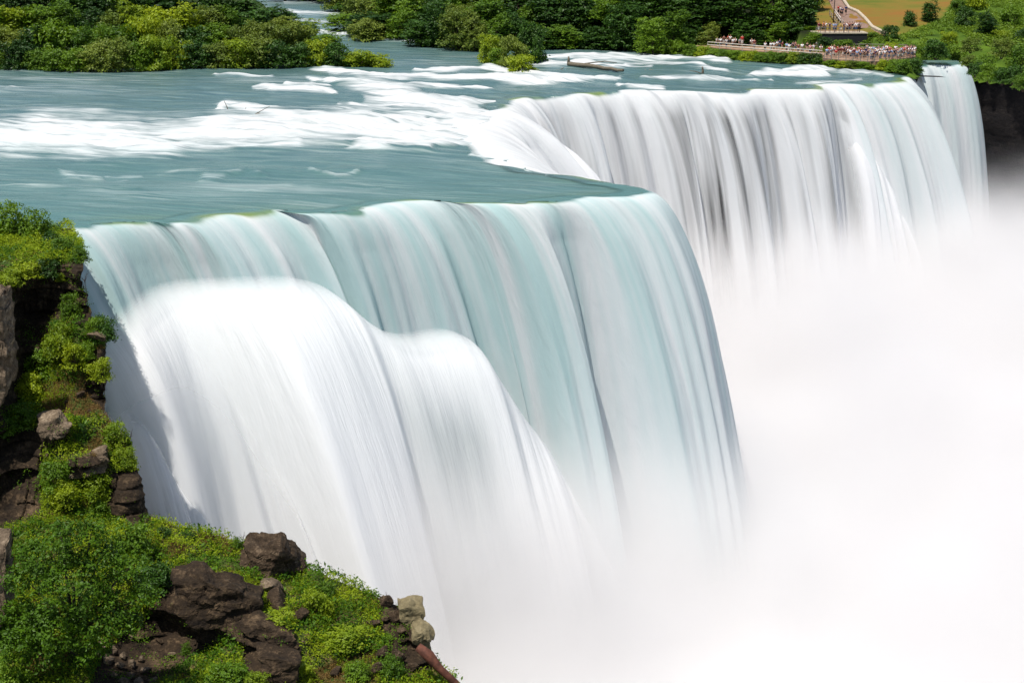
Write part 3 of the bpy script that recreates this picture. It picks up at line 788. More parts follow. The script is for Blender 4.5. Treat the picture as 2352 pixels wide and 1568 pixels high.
row([(-60, 160), (130, 162), (300, 164), (420, 158), (700, 154), (870, 152)], [(-60, 105), (60, 95), (170, 110), (250, 90), (330, 85), (420, 80), (520, 95), (600, 85), (700, 92), (780, 92), (820, 105), (870, 122)],
    ['sh_yel', 'sh_mid', 'sh_olive', 'sh_dark', 'sh_yel', 'sh_mid'], 'front', 'at the water on the wooded island', -50, 880, 46, 66)
row([(-60, 138), (300, 140), (700, 128), (780, 126)], [(-60, 50), (60, 60), (170, 45), (250, 55), (330, 40), (420, 45), (520, 55), (600, 45), (690, 50), (780, 88)],
    ['sh_mid', 'olive', 'sh_dark', 'sh_yel', 'mid', 'sh_olive'], 'second', 'on the wooded island', -60, 780, 50, 76)
row([(-60, 112), (300, 112), (700, 96)], [(-60, 5), (60, 10), (170, 0), (250, 15), (330, 0), (420, 5), (520, 10), (620, 20), (690, 42)],
    ['mid', 'dark', 'olive', 'tall_yel', 'mid'], 'third', 'on the wooded island', -60, 700, 54, 84)
row([(-60, 86), (300, 84), (670, 62)], [(-60, -60), (170, -50), (400, -50), (560, -20), (630, 0), (680, 25)],
    ['dark', 'mid', 'dark', 'dark'], 'back', 'on the wooded island', -60, 670, 58, 92)

GF = 'trees on the far bank'
row([(770, 50), (790, 76), (850, 88), (930, 95), (962, 106), (1100, 119), (1250, 112), (1400, 113), (1500, 106)], [(770, 0), (800, 40), (850, 25), (900, 10), (950, 40), (1010, 8), (1100, 18), (1180, 20), (1240, 60), (1320, 50), (1400, 60), (1500, 55)],
    ['dark', 'dark', 'mid', 'dark', 'olive'], 'front', 'at the water of the far bank', 785, 1500, 44, 70, group=GF)
row([(760, 20), (850, 72), (1100, 100), (1250, 96), (1500, 92), (1880, 88)], [(770, -50), (850, -20), (930, -30), (1000, -15), (1100, -10), (1180, 5), (1250, -20), (1400, -30), (1600, -40), (1880, -40)],
    ['dark', 'mid', 'dark', 'olive', 'dark'], 'second', 'of the far bank', 770, 1500, 48, 84, group=GF)
row([(640, 2), (760, 2), (880, 50), (1100, 80), (1500, 70)], [(640, -60), (880, -60), (1500, -70)],
    ['dark', 'dark', 'mid'], 'back', 'of the far bank', 650, 1500, 60, 98, group=GF)
# pale shrub leaning over the far channel
plant('sh_olive', onz(845, 96, 0.3), 4.6, 8.2, 'pale olive bush leaning over the far channel in front of dark trees', 'bush')
# islet bushes
for px, pb, h, w, key, lb in [(1130, 150, 5.2, 5.2, 'sh_yel', 'yellow-green bush at the left end of the tiny islet'), (1178, 160, 5.6, 5.6, 'sh_olive', 'olive bush in the middle of the tiny islet'),
                              (1222, 152, 7.6, 5.4, 'sh_dark', 'tall dark bush at the back of the tiny islet'), (1200, 172, 3.0, 5.2, 'sh_yel', 'low yellow-green bush at the front tip of the tiny islet'), (1150, 156, 3.4, 4.6, 'sh_mid', 'green bush filling the front of the tiny islet')]:
    plant(key, onz(px, pb, 0.1), h, w, lb, 'bush', 'bushes on the midstream islet')
# white blossom bush tip
# ------------------------------------------------------------------ hillside and viewpoint at the right
WP = [(1440, 124), (1500, 126), (1600, 137), (1720, 146), (1885, 152), (2000, 160), (2050, 168), (2100, 177), (2112, 168), (2112, 150), (2125, 141), (2160, 138), (2190, 137)]
WPW = [tuple(onz(a, b)[:2]) for a, b in WP]
NWP = len(WPW)
WPW += [(79.5, 256), (82, 253.5), (86, 252), (92, 250), (99, 248.5), (108, 246), (120, 243), (140, 238), (165, 232)]
HPOLY = WPW + [(230, 430), (20, 430)]
def H(x, y):
    x = np.asarray(x, float); y = np.asarray(y, float)
    r = 1.2 + np.clip(y - 252, 0, 400) * 0.150
    r = r + sstep(85, 110, x) * sstep(260, 225, y) * 1.0
    r = r - sstep(85, 110, x) * sstep(260, 225, y) * 1.0
    r = np.where((x < 53) & (y < 275), 1.2, r)
    r = np.where((x >= 53) & (x < 66) & (y < 266.2), 1.2, r)
    r = np.where((x >= 53) & (x < 66) & (y >= 266.2) & (y < 273), 4.0, r)
    yb_ = np.interp(x, [q[0] for q in WPW[NWP:]], [q[1] for q in WPW[NWP:]])
    r = np.where(x > 79, np.minimum(r, -3.4 + 0.5 * np.maximum(y - yb_, -1)), r)
    return r
def onhill(px, py, dz=0.0):
    z = 1.2
    for _ in range(60):
        p = onz(px, py, z + dz); zt = float(H(p[0], p[1])); z += 0.35 * (zt - z)
    p = onz(px, py, z + dz); return np.array([p[0], p[1], z])

def hillside():
    xs = np.arange(15, 175, 0.8); ys = np.arange(196, 420, 0.8)
    X, Y = np.meshgrid(xs, ys)
    D = np.full(X.shape, 1e9)
    for a, b in zip(WPW[:-1], WPW[1:]):
        a = np.array(a); b = np.array(b); d = b - a
        t = np.clip(((X - a[0]) * d[0] + (Y - a[1]) * d[1]) / (d @ d), 0, 1)
        D = np.minimum(D, np.hypot(X - a[0] - t * d[0], Y - a[1] - t * d[1]))
    ins = inside(HPOLY, X, Y)
    D = np.where(ins, D, -D)
    h = H(X, Y)
    Z = np.where(X > 79, h, np.where(D > 0, np.minimum(h, -0.3 + D * 1.1), -0.3)) + np.where(Y > 270, 0.25, 0.04) * fbm(X * .15, Y * .15, 0, 3, 3) * (D > 1)
    PX, PY = proj(X, Y, Z)
    lawn = inside([(1850, -80), (1850, 78), (1990, 84), (2050, 88), (2160, 45), (2190, 0), (2200, -80)], PX, PY)
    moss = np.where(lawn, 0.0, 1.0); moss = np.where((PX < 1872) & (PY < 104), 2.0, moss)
    kp = D > -0.9
    kq = kp[:-1, :-1] & kp[1:, :-1] & kp[:-1, 1:] & kp[1:, 1:]
    m, nt, N, L = newmat('hill_ground')
    g = N.new('ShaderNodeNewGeometry')
    mp = mapping(N, L, g.outputs['Position'], (0.45, 1, 1))
    r1 = ramp(N, [(0.38, (0.19, 0.095, 0.022)), (0.5, (0.15, 0.115, 0.022)), (0.62, (0.085, 0.105, 0.016))]); L.new(noise(N, L, mp, 0.12, 5, 0.6), r1.inputs[0])
    r2 = ramp(N, [(0.35, (0.030, 0.060, 0.008)), (0.65, (0.075, 0.13, 0.012))]); L.new(noise(N, L, g.outputs['Position'], 0.35, 5, 0.6), r2.inputs[0])
    p = N.new('ShaderNodeBsdfPrincipled'); p.inputs['Roughness'].default_value = 0.95; p.inputs['Specular IOR Level'].default_value = 0.1
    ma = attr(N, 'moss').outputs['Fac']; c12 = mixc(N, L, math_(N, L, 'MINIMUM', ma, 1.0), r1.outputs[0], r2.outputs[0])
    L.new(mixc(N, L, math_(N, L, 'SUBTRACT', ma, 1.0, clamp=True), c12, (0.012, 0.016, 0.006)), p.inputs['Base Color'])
    o = N.new('ShaderNodeOutputMaterial'); L.new(p.outputs[0], o.inputs[0])
    ob = mk('hillside', np.stack([X, Y, Z], -1).reshape(-1, 3), gridq(*X.shape, keep=kq), m, attrs=dict(moss=moss.ravel()))
    tag(ob, 'grassy hillside with a dry ochre lawn behind the viewpoint', 'hillside', None, 'structure')
    # weeds over the slope
    r = np.random.default_rng(5)
    n = 260000
    x = r.uniform(20, 130, n); y = r.uniform(235, 320, n)
    ins = inside(HPOLY, x, y); z = H(x, y)
    px, py = proj(x, y, z)
    law = inside([(1850, -80), (1850, 78), (1895, 86), (1990, 86), (2050, 92), (2165, 48), (2195, 0), (2200, -80)], px, py)
    path = inside([(1560, 100), (1893, 124), (1990, 126), (2100, 122), (2106, 140), (2000, 150), (1890, 143), (1560, 118)], px, py)
    ok = ins & ~law & ~path & (px < 2420) & (px > 1860) & (fbm(x * .25, y * .25, 0, 3, 8) > -0.25)
    x, y, z = x[ok], y[ok], z[ok]
    C = np.stack([x, y, z + r.uniform(0, 0.7, len(x)) * (0.5 + 0.8 * np.clip(fbm(x * .2, y * .2, 0, 2, 9) + .5, 0, 1))], 1)
    V, Q = leafquads(C, r.normal(size=C.shape) * 0.6 + [0, 0, 0.9], 0.2, r)
    tag(mk('weeds', V, Q, leafmat('weeds', (0.075, 0.150, 0.010), (0.19, 0.28, 0.016), 0.35, 0.12), smooth=False), 'rough bright green weeds covering the slope beside the viewpoint', 'weeds', None, 'stuff')
hillside()
wl = np.array([[a, b, 0, 0] for a, b in WPW[6:NWP]]); Rw, _ = resample(wl, 0.8)
cliffwall('cliff', Rw, 'dark rock wall under the viewpoint between the two falls', z0=-0.2, z1=-42, inset=-0.2, seed=12)
wl = np.array([[a, b, 0, 0] for a, b in WPW[NWP - 1:]]); Rw, _ = resample(wl, 0.8)
cliffwall('cliff', Rw, 'dark shaded gorge cliff below the hillside at the far right', z0=-3.6, z1=-42, inset=-0.2, seed=14)

# bushes on the hill
HBX = [(2270, 186, 40, 50, 'sh_mid', 'green bush drooping at the brow of the gorge cliff beside the narrow fall'), (2325, 192, 44, 56, 'sh_dark', 'dark bush low on the brow of the cliff near the right edge'), (2240, 172, 30, 40, 'sh_dark', 'small dark bush behind the top of the narrow fall'), (2350, 205, 40, 50, 'sh_mid', 'green bush lowest on the cliff brow at the right edge')]
GH = 'bushes on the hillside by the viewpoint'
HB = [(2045, 92, 34, 44, 'sh_dark', 'dark round bush alone at the lower edge of the dry lawn'), (2005, 100, 26, 40, 'sh_mid', 'green bush just right of the upper terrace'), (1895, 104, 20, 44, 'sh_dark', 'dark bush against the left part of the terrace wall'), (1938, 108, 18, 50, 'sh_mid', 'green bush against the right part of the terrace wall'), (1980, 112, 22, 46, 'sh_mid', 'green bush below the upper terrace wall'),
      (2090, 60, 36, 34, 'sh_dark', 'small dark bush left of the taller one on the lawn edge'), (2135, 50, 48, 46, 'dark', 'tall dark bush standing on the lawn edge'), (2150, 132, 40, 60, 'sh_dark', 'dark bush directly right of the crowd above the narrow fall'),
      (2105, 128, 28, 40, 'sh_mid', 'green bush behind the right end of the crowd'), (2215, 60, 44, 50, 'sh_dark', 'dark leafy bush high on the hillside right of the lawn'), (2262, 78, 46, 54, 'dark', 'dark bush in the middle of the green hillside'),
      (2320, 60, 46, 60, 'sh_mid', 'bright bush at the upper right corner of the hillside'), (2230, 118, 30, 50, 'sh_olive', 'olive bush above the narrow fall'), (2300, 130, 40, 60, 'sh_olive', 'olive bush near the right edge of the cliff top'),
      (2345, 165, 60, 60, 'sh_mid', 'green bush hanging over the cliff at the right edge'), (2260, 165, 40, 56, 'sh_mid', 'bush on the cliff edge beside the narrow fall'), (2225, 152, 26, 36, 'sh_olive', 'small bush touching the right side of the narrow fall'),
      (2300, 190, 34, 50, 'sh_dark', 'dark bush drooping over the cliff edge at far right'), (2050, 118, 20, 40, 'sh_yel', 'low yellow-green bush behind the middle of the crowd'), (2180, 100, 26, 44, 'sh_yel', 'yellow-green bush on the open slope above the narrow fall'),
      (2240, 20, 50, 56, 'sh_yel', 'yellow-green bush on the upper slope'), (2300, 100, 30, 50, 'sh_yel', 'yellow-green bush on the slope near the right edge'), (2200, 25, 30, 40, 'sh_mid', 'bush at the top right corner of the lawn'), (2345, 110, 44, 50, 'sh_dark', 'dark bush at the right edge halfway up the slope')]
for px, pb, hp, wp, key, lb in HB + HBX:
    g = onhill(px, pb); k = (g[1] + 8) / F
    plant(key, g - [0, 0, .2], hp * k * 1.05, wp * k, lb, 'bush', GH)

# dark trees behind the walkway
GW = 'dark trees behind the viewpoint walkway'
WT = [(a, b + (13 if 1585 < a < 1870 and b < 265 else 4 if b > 270 else 0), c - (4 if b < 265 else 0), d, e) for a, b, c, d, e in [(1500, 256, 40, 74, 'mid'), (1545, 262, 20, 80, 'mid'), (1592, 259, 48, 60, 'dark'), (1628, 258, 52, 60, 'olive'), (1570, 272, -30, 110, 'dark'), (1655, 262, 40, 70, 'dark'), (1640, 273, -40, 110, 'dark'), (1715, 258, 40, 84, 'dark'), (1745, 257, 70, 50, 'dark'), (1700, 271, -40, 110, 'dark'), (1770, 271, -50, 110, 'mid'),
      (1780, 257, 50, 70, 'mid'), (1812, 259, 30, 84, 'dark'), (1850, 259, 58, 56, 'mid'), (1830, 271, -50, 100, 'dark'), (1520, 275, -40, 110, 'dark'), (1862, 283, -60, 60, 'mid'), (1864, 250.5, 72, 44, 'mid'), (1435, 268, 0, 90, 'dark'), (1468, 272, -20, 100, 'dark'), (1484, 262, 50, 60, 'mid'), (1400, 276, -20, 90, 'mid'), (1600, 290, -60, 130, 'dark'), (1740, 290, -60, 130, 'dark'), (1800, 292, -70, 120, 'dark'), (1672, 290, -60, 120, 'mid')]]
for px, yb, pt, wpx, key in WT:
    x = ony(px, 60, yb)[0]; z = float(H(x, yb))
    h = ony(px, pt, yb)[2] - z
    plant(key, (x, yb, z - .3), h, wpx * (yb + 8) / F, '%s tree rising behind the walkway, %s one counted from the left' % ({'dark': 'dark', 'mid': 'green', 'olive': 'olive'}[key], nth(sorted(t[0] for t in WT).index(px) + 1)), 'tree', GW)
# hedge between walkway and river
GE = 'bushes of the hedge between walkway and river'
hx = np.arange(1482, 1890, 26)
for i, px in enumerate(hx):
    pb = np.interp(px, [1490, 1600, 1720, 1885], [124, 135, 144, 150]) - 2
    pt = np.interp(px, [1480, 1520, 1560, 1590, 1640, 1760, 1885], [90, 94, 92, 104, 113, 119, 122]) + random.uniform(-3, 3)
    g = onz(px, pb, 0.4); h = max(1.3, wtop(px, pt, g[1]) - 0.4)
    key = ['sh_mid', 'sh_yel', 'sh_mid', 'sh_mid'][i % 4] if i < len(hx) - 2 else 'sh_dark'
    plant(key, g, h, 42 * (g[1] + 8) / F, '%s hedge bush between walkway and river, %s from the left' % ({'sh_mid': 'green', 'sh_yel': 'yellow-green', 'sh_dark': 'dark'}[key], nth(i + 1)), 'bush', GE)
for i, (px, pb, w, h, key, lb) in enumerate([(2030, 162, 40, 24, 'sh_yel', 'yellow-green bush under the corner of the viewpoint railing'), (2072, 170, 44, 34, 'sh_mid', 'green bush at the tip of the point beside the main fall'), (2100, 168, 40, 34, 'sh_dark', 'dark bush between the main fall and the narrow fall'), (1960, 158, 46, 18, 'sh_olive', 'low olive bush below the viewpoint railing'), (1910, 154, 44, 17, 'sh_mid', 'low green bush below the left part of the viewpoint railing'), (1985, 160, 44, 18, 'sh_mid', 'low green bush under the bend of the viewpoint railing'), (1935, 157, 40, 16, 'sh_yel', 'low yellow-green bush under the viewpoint railing'), (2050, 166, 40, 18, 'sh_mid', 'green bush right of the bend under the viewpoint railing')]):
    g = onz(px, pb, 0.1); k = (g[1] + 8) / F
    plant(key, g, h * k, w * k, lb, 'bush')

# ------------------------------------------------------------------ paths, terrace, railings
M['sand'] = simple('walkway_gravel', (0.27, 0.175, 0.115), 0.95, scale=1.2)
M['path'] = simple('path_paving', (0.20, 0.13, 0.10), 0.95, scale=0.8)
M['conc'] = simple('pale_concrete', (0.40, 0.34, 0.26), 0.9, scale=2)
M['wall'] = simple('dark_stone', (0.018, 0.018, 0.020), 0.9, scale=2, bump=0.5)
M['rail'] = simple('weathered_rail', (0.22, 0.19, 0.17), 0.6, scale=3)
M['railw'] = simple('pale_rail', (0.50, 0.45, 0.40), 0.6, scale=3)
M['steel'] = simple('dark_post', (0.05, 0.03, 0.022), 0.6, scale=3)
M['log'] = simple('driftwood', (0.13, 0.11, 0.08), 0.9, scale=4, bump=0.5)
M['rust'] = simple('rusty_log', (0.085, 0.030, 0.018), 0.8, scale=3, var=0.5, bump=0.5)

def strip(name, edge_a, edge_b, zf, mat, label, cat, thick=0.12, n=30):
    A = np.array([zf(*p) for p in edge_a]); B = np.array([zf(*p) for p in edge_b])
    def rs(P):
        d = np.r_[0, np.cumsum(np.linalg.norm(np.diff(P, axis=0), axis=1))]; s = np.linspace(0, d[-1], n)
        return np.stack([np.interp(s, d, P[:, k]) for k in range(3)], 1)
    A, B = rs(A), rs(B)
    V = np.stack([A + [0, 0, -0.5], A + [0, 0, thick], B + [0, 0, thick], B + [0, 0, -0.5]], 1)
    q = []
    for i in range(n - 1):
        for j in range(3):
            q.append([i * 4 + j, (i + 1) * 4 + j, (i + 1) * 4 + j + 1, i * 4 + j + 1])
    o = mk(name, V.reshape(-1, 3), q, mat, smooth=False)
    return tag(o, label, cat, None, 'structure')
z12 = lambda px, py: onz(px, py, 1.22)
strip('walkway', [(1540, 102), (1640, 111), (1760, 121), (1885, 131), (1896, 137), (2000, 144), (2060, 140), (2103, 132)], [(1540, 98), (1640, 103), (1760, 110), (1890, 116), (2000, 119), (2060, 119), (2103, 121)], z12, M['sand'], 'sandy walkway leading to the viewpoint above the falls', 'walkway')
strip('path', [(1900, -6), (1912, 20), (1925, 45), (1945, 66), (1965, 78)], [(1927, -6), (1946, 22), (1966, 31), (2000, 66), (2034, 83)], lambda a, b: onhill(a, b), M['path'], 'brown paved path climbing past the lawn', 'path')
G = Geo()
kp = [onhill(a, b) for a, b in [(1927, -8), (1946, 21), (1967, 30), (1984, 46), (2000, 65), (2034, 82)]]
G.tube([p + [0.3, 0, 0.25] for p in kp], 0.32, 8)
tag(G.build('kerb', M['conc']), 'pale low kerb wall bending along the path and dry lawn', 'kerb', None, None)
# terrace
def terrace():
    e = empty('terrace', onz(1930, 78, 4.0)); tag(e, 'raised stone terrace where visitors stand above the walkway', 'terrace')
    x0, x1 = ony(1872, 80, 264)[0], ony(1992, 80, 264)[0]; e.location = ((x0 + x1) / 2, 266, 0)
    w = (x1 - x0) / 2
    G = Geo(); G.box((0, 0, 2.4), (w, 2.0, 1.5)); G.build('wall', M['wall'], e)
    G = Geo(); G.box((0, 0, 4.0), (w + .1, 2.1, 0.1)); G.build('paving', M['conc'], e)
    G = Geo(); G.box((-w * 0.35, -2.0, 5.05), (w * 0.62, 0.05, 0.05)); G.box((-w * 0.35, -2.0, 4.6), (w * 0.62, 0.03, 0.03)); G.build('rail', M['rail'], e)
    for i in range(8):
        G = Geo(); G.box((-w * 0.97 + i * w * 0.177, -2.0, 4.55), (0.05, 0.04, 0.45)); G.build('post', M['rail'], e)
terrace()

def railing(label, pts, zf, h, mat, step, group=None, cat='railing', rails=(1.0, 0.55), rr=0.05, pr=0.05):
    P = np.array([zf(*p) for p in pts])
    d = np.r_[0, np.cumsum(np.linalg.norm(np.diff(P, axis=0), axis=1))]
    e = empty('railing', P[0]); tag(e, label, cat, group); o = P[0]
    for q in rails:
        G = Geo(); G.tube([p - o + [0, 0, h * q] for p in P], rr, 6); G.build('rail', mat, e, True)
    for s in np.arange(0, d[-1], step):
        c = np.array([np.interp(s, d, P[:, k]) for k in range(3)]) - o
        G = Geo(); G.box(c + [0, 0, h * 0.5], (pr, pr, h * 0.5)); G.build('post', mat, e)
railing('pale railing along the sandy walkway behind the hedge', [(1625, 111), (1640, 112), (1760, 122), (1888, 132)], z12, 1.1, M['railw'], 2.6, rr=0.09)
railing('weathered railing around the crowded viewpoint above the falls', [(1893, 138), (1940, 141), (2000, 145), (2060, 141), (2103, 133)], z12, 1.1, M['rail'], 1.3, rails=(1.0, 0.75, 0.5, 0.25), rr=0.035)
railing('pale handrail sloping down the steps to the terrace', [(1916, 36), (1930, 56), (1945, 76)], lambda a, b: onhill(a, b) + [0, 0, .1], 1.1, M['railw'], 2.2, rr=0.09)
railing('grey handrail on the left side of the steps', [(1905, 38), (1921, 60), (1935, 80)], lambda a, b: onhill(a, b) + [0, 0, .1], 1.0, M['rail'], 2.2)
railing('weathered fence on the grass behind the viewpoint crowd', [(1880, 118), (1990, 116), (2080, 118)], lambda a, b: onhill(a, b), 1.1, M['rail'], 2.6)
e = empty('flagpole', onhill(1912, 78)); tag(e, 'tall thin dark pole standing at the foot of the steps', 'pole')  # plain flagpole of shaft and base, carries no lamp
G = Geo(); G.tube([(0, 0, 0), (0.03, 0, 4), (0.06, 0, 8.5)], [0.13, 0.10, 0.07], 8); G.build('shaft', M['steel'], e, True)
G = Geo(); G.tube([(0, 0, -0.1), (0, 0, 0.3)], [0.24, 0.2], 8); G.build('base', M['steel'], e)

# ------------------------------------------------------------------ people
def skinned(joints, edges, radii, sub=1):
    me = bpy.data.meshes.new('tmp'); me.from_pydata(joints, edges, [])
    o = bpy.data.objects.new('tmp', me); COL.objects.link(o)
    o.modifiers.new('s', 'SKIN'); sk = me.skin_vertices[0].data
    for i, r in enumerate(radii):
        sk[i].radius = (r if isinstance(r, tuple) else (r, r))
    sk[0].use_root = True
    m = o.modifiers.new('u', 'SUBSURF'); m.levels = sub; m.render_levels = sub
    dg = bpy.context.evaluated_depsgraph_get()
    out = bpy.data.meshes.new_from_object(o.evaluated_get(dg))
    bpy.data.objects.remove(o)
    for p in out.polygons: p.use_smooth = True
    return out
SHIRT = {'white': (0.80, 0.80, 0.82), 'red': (0.55, 0.02, 0.02), 'dark blue': (0.02, 0.035, 0.12), 'light blue': (0.30, 0.45, 0.70), 'maroon': (0.16, 0.02, 0.03), 'black': (0.012, 0.012, 0.015), 'grey': (0.25, 0.26, 0.28), 'orange': (0.65, 0.18, 0.03), 'yellow': (0.70, 0.55, 0.08), 'teal': (0.03, 0.30, 0.28), 'pink': (0.70, 0.35, 0.38)}
for k, c in SHIRT.items(): M['cloth_' + k] = simple('cloth_' + k.replace(' ', '_'), c, 0.85, var=0.1)
for k, c in {'khaki': (0.38, 0.30, 0.19), 'denim': (0.05, 0.08, 0.16), 'black': (0.02, 0.02, 0.022), 'white': (0.7, 0.68, 0.64)}.items(): M['leg_' + k] = simple('trousers_' + k, c, 0.85, var=0.1)
M['skin'] = simple('skin', (0.42, 0.24, 0.17), 0.6, var=0.05); M['hair'] = simple('hair', (0.035, 0.022, 0.015), 0.7, var=0.2); M['hairf'] = simple('fair_hair', (0.35, 0.24, 0.10), 0.7, var=0.2)
def person_template(pose):
    # joints: pelvis, chest, neck, head, crown, L/R shoulder elbow wrist hand, hip knee ankle toe
    lean = {'stand': 0.0, 'lean': 0.16, 'walk': 0.05, 'arm': 0.03}[pose]
    J = [(0, 0, .95), (0, -lean * .5, 1.2), (0, -lean, 1.42), (0, -lean - .02, 1.52), (0, -lean - .03, 1.62), (0, -lean - .02, 1.70)]
    E = [(0, 1), (1, 2), (2, 3), (3, 4), (4, 5)]; Rr = [.125, .135, .10, .05, .085, .06]
    arms = []
    for sx in (-1, 1):
        b = len(J)
        sh = (sx * .19, -lean, 1.40)
        if pose == 'lean': el, wr, ha = (sx * .25, -.30, 1.20), (sx * .18, -.48, 1.10), (sx * .16, -.55, 1.10)
        elif pose == 'arm' and sx == 1: el, wr, ha = (.30, -.20, 1.45), (.22, -.32, 1.62), (.20, -.34, 1.69)
        elif pose == 'walk': el, wr, ha = (sx * .25, sx * .12, 1.13), (sx * .24, sx * .15 - .1, .92), (sx * .23, sx * .15 - .14, .84)
        else: el, wr, ha = (sx * .25, .03, 1.13), (sx * .24, -.06, .90), (sx * .23, -.08, .81)
        J += [sh, el, wr, ha]; E += [(2, b), (b, b + 1), (b + 1, b + 2), (b + 2, b + 3)]; Rr += [.06, .043, .03, .036]; arms.append((sh, el, wr))
    legs = []
    for sx in (-1, 1):
        b = len(J); st = .14 * sx if pose == 'walk' else 0
        hip, kn, an, to = (sx * .095, 0, .88), (sx * .10, -.03 + st * .6, .48), (sx * .11, .02 + st * 1.6, .08), (sx * .12, -.13 + st * 1.6, .035)
        J += [hip, kn, an, to]; E += [(0, b), (b, b + 1), (b + 1, b + 2), (b + 2, b + 3)]; Rr += [.095, .062, .042, .036]; legs.append((hip, kn, an))
    body = skinned(J, E, Rr)
    J2 = [(0, 0, .93), (0, -lean * .5, 1.2), (0, -lean, 1.43)]; E2 = [(0, 1), (1, 2)]; R2 = [(.165, .145), (.17, .15), (.12, .10)]
    for sh, el, wr in arms:
        b = len(J2); mid = tuple((sh[k] * .35 + el[k] * .65) for k in range(3)); J2 += [sh, mid]; E2 += [(2, b), (b, b + 1)]; R2 += [.085, .07]
    shirt = skinned(J2, E2, R2)
    J3 = [(0, 0, 1.0), (0, 0, .9)]; E3 = [(0, 1)]; R3 = [(.15, .135), (.155, .14)]
    for hip, kn, an in legs:
        b = len(J3); low = tuple(kn[k] * .8 + an[k] * .2 for k in range(3)); J3 += [hip, low]; E3 += [(1, b), (b, b + 1)]; R3 += [.115, .085]
    tro = skinned(J3, E3, R3)
    hair = skinned([(0, -lean + .01, 1.60), (0, -lean - .01, 1.68), (0, -lean - .02, 1.735)], [(0, 1), (1, 2)], [.085, .10, .065])
    return body, shirt, tro, hair
PT = {p: person_template(p) for p in ('stand', 'lean', 'walk', 'arm')}
PC = {}
def add_mat_obj(name, me, mat, parent):
    o = bpy.data.objects.new(name, me); COL.objects.link(o); o.parent = parent
    if not len(me.materials): me.materials.append(None)
    o.material_slots[0].link = 'OBJECT'; o.material_slots[0].material = mat
    return o
def person(loc, shirt, legs, pose, rz, label, group, hair='hair', s=1.0):
    e = empty('person', loc, rz, s * 1.06); b, sh, tr, ha = PT[pose]
    add_mat_obj('body', b, M['skin'], e); add_mat_obj('shirt', sh, M['cloth_' + shirt], e); add_mat_obj('trousers', tr, M['leg_' + legs], e); add_mat_obj('hair', ha, M[hair], e)
    tag(e, label, 'person', group)
pr = random.Random(11)
SH = ['white', 'white', 'white', 'maroon', 'red', 'maroon', 'dark blue', 'light blue', 'black', 'grey', 'maroon', 'dark blue', 'black']
LG = ['khaki', 'denim', 'black', 'white', 'black', 'denim']
def crowd(spots, place, group, zf, poses=('stand', 'stand', 'lean', 'walk'), rz=None):
    spots = sorted(spots)
    for i, sp in enumerate(spots):
        px, py = sp[0], sp[1]
        shc = sp[2] if len(sp) > 2 else pr.choice(SH); lg = sp[3] if len(sp) > 3 else pr.choice(LG)
        po = pr.choice(poses)
        person(zf(px, py), shc, lg, po, (pr.uniform(-.6, .6) + (rz or 0)), '%s-topped person in %s legwear %s, %s from left' % (shc, {'khaki': 'khaki', 'denim': 'blue', 'black': 'black', 'white': 'white'}[lg], place, nth(i + 1)), group, 'hairf' if pr.random() < .25 else 'hair', pr.uniform(.94, 1.06))
z13 = lambda px, py: onz(px, py, 1.35)
def fill(x0, x1, n, top, bot, seed):
    q = random.Random(seed); out = []
    for i in range(n):
        px = x0 + (x1 - x0) * (i + q.uniform(.1, .9)) / n
        out.append((px, np.interp(px, [t[0] for t in top], [t[1] for t in top]) * (1 - (k := q.random())) + k * np.interp(px, [t[0] for t in bot], [t[1] for t in bot])))
    return out
crowd(fill(1898, 2002, 40, [(1898, 127), (2002, 127)], [(1898, 135), (2002, 142)], 1), 'on left half of viewpoint railing', 'people crowding the viewpoint railing', z13)
crowd(fill(2003, 2100, 42, [(2003, 127), (2100, 126)], [(2003, 142), (2060, 138), (2100, 131)], 2), 'on right half of viewpoint railing', 'people crowding the viewpoint railing', z13)
crowd([(1637, 103), (1645, 108, 'white'), (1655, 109, 'white'), (1662, 103, 'maroon'), (1668, 111, 'white'), (1673, 102, 'red'), (1677, 104, 'white'), (1683, 111, 'white'), (1688, 110, 'white'), (1692, 102, 'white'), (1698, 112, 'grey'), (1726, 113, 'white'), (1732, 114, 'maroon')], 'on the left part of the walkway', 'people along the sandy walkway', z13)
person(z13(1704, 107), 'red', 'white', 'stand', 0.3, 'tall person in bright red top and white legwear alone on the walkway', 'people along the sandy walkway', s=1.15)
crowd([(1722, 104, 'teal'), (1627, 103, 'teal')], 'at back of the walkway', 'people along the sandy walkway', z13)
crowd([(1757, 119, 'white'), (1770, 120, 'white'), (1777, 119, 'white'), (1784, 118, 'white'), (1790, 114, 'dark blue'), (1796, 119, 'maroon'), (1806, 121, 'light blue'), (1812, 123, 'white'), (1820, 121, 'dark blue'), (1827, 119, 'maroon'), (1833, 123, 'maroon'), (1842, 124, 'white'), (1853, 122, 'black'), (1860, 126, 'pink'), (1868, 125, 'white'), (1876, 117, 'grey'), (1884, 127, 'white')], 'on the walkway between hedge and trees', 'people along the sandy walkway', z13)
z41 = lambda px, py: np.array([ony(px, py, 264.6 + (79 - py) * .35)[0], 264.6 + (79 - py) * .35, 4.1])
crowd([(1880, 78), (1889, 77, 'orange', 'black'), (1895, 77, 'white'), (1905, 76, 'dark blue'), (1914, 77, 'light blue'), (1919, 76, 'light blue'), (1931, 76, 'yellow', 'white'), (1938, 79, 'dark blue'), (1945, 77, 'white', 'black'), (1950, 78, 'maroon'), (1956, 78, 'black'), (1961, 77, 'white', 'denim'), (1966, 78, 'white', 'denim'), (1971, 77, 'grey'), (1974, 76, 'grey', 'black')], 'on the raised terrace', 'people on the raised terrace', z41)
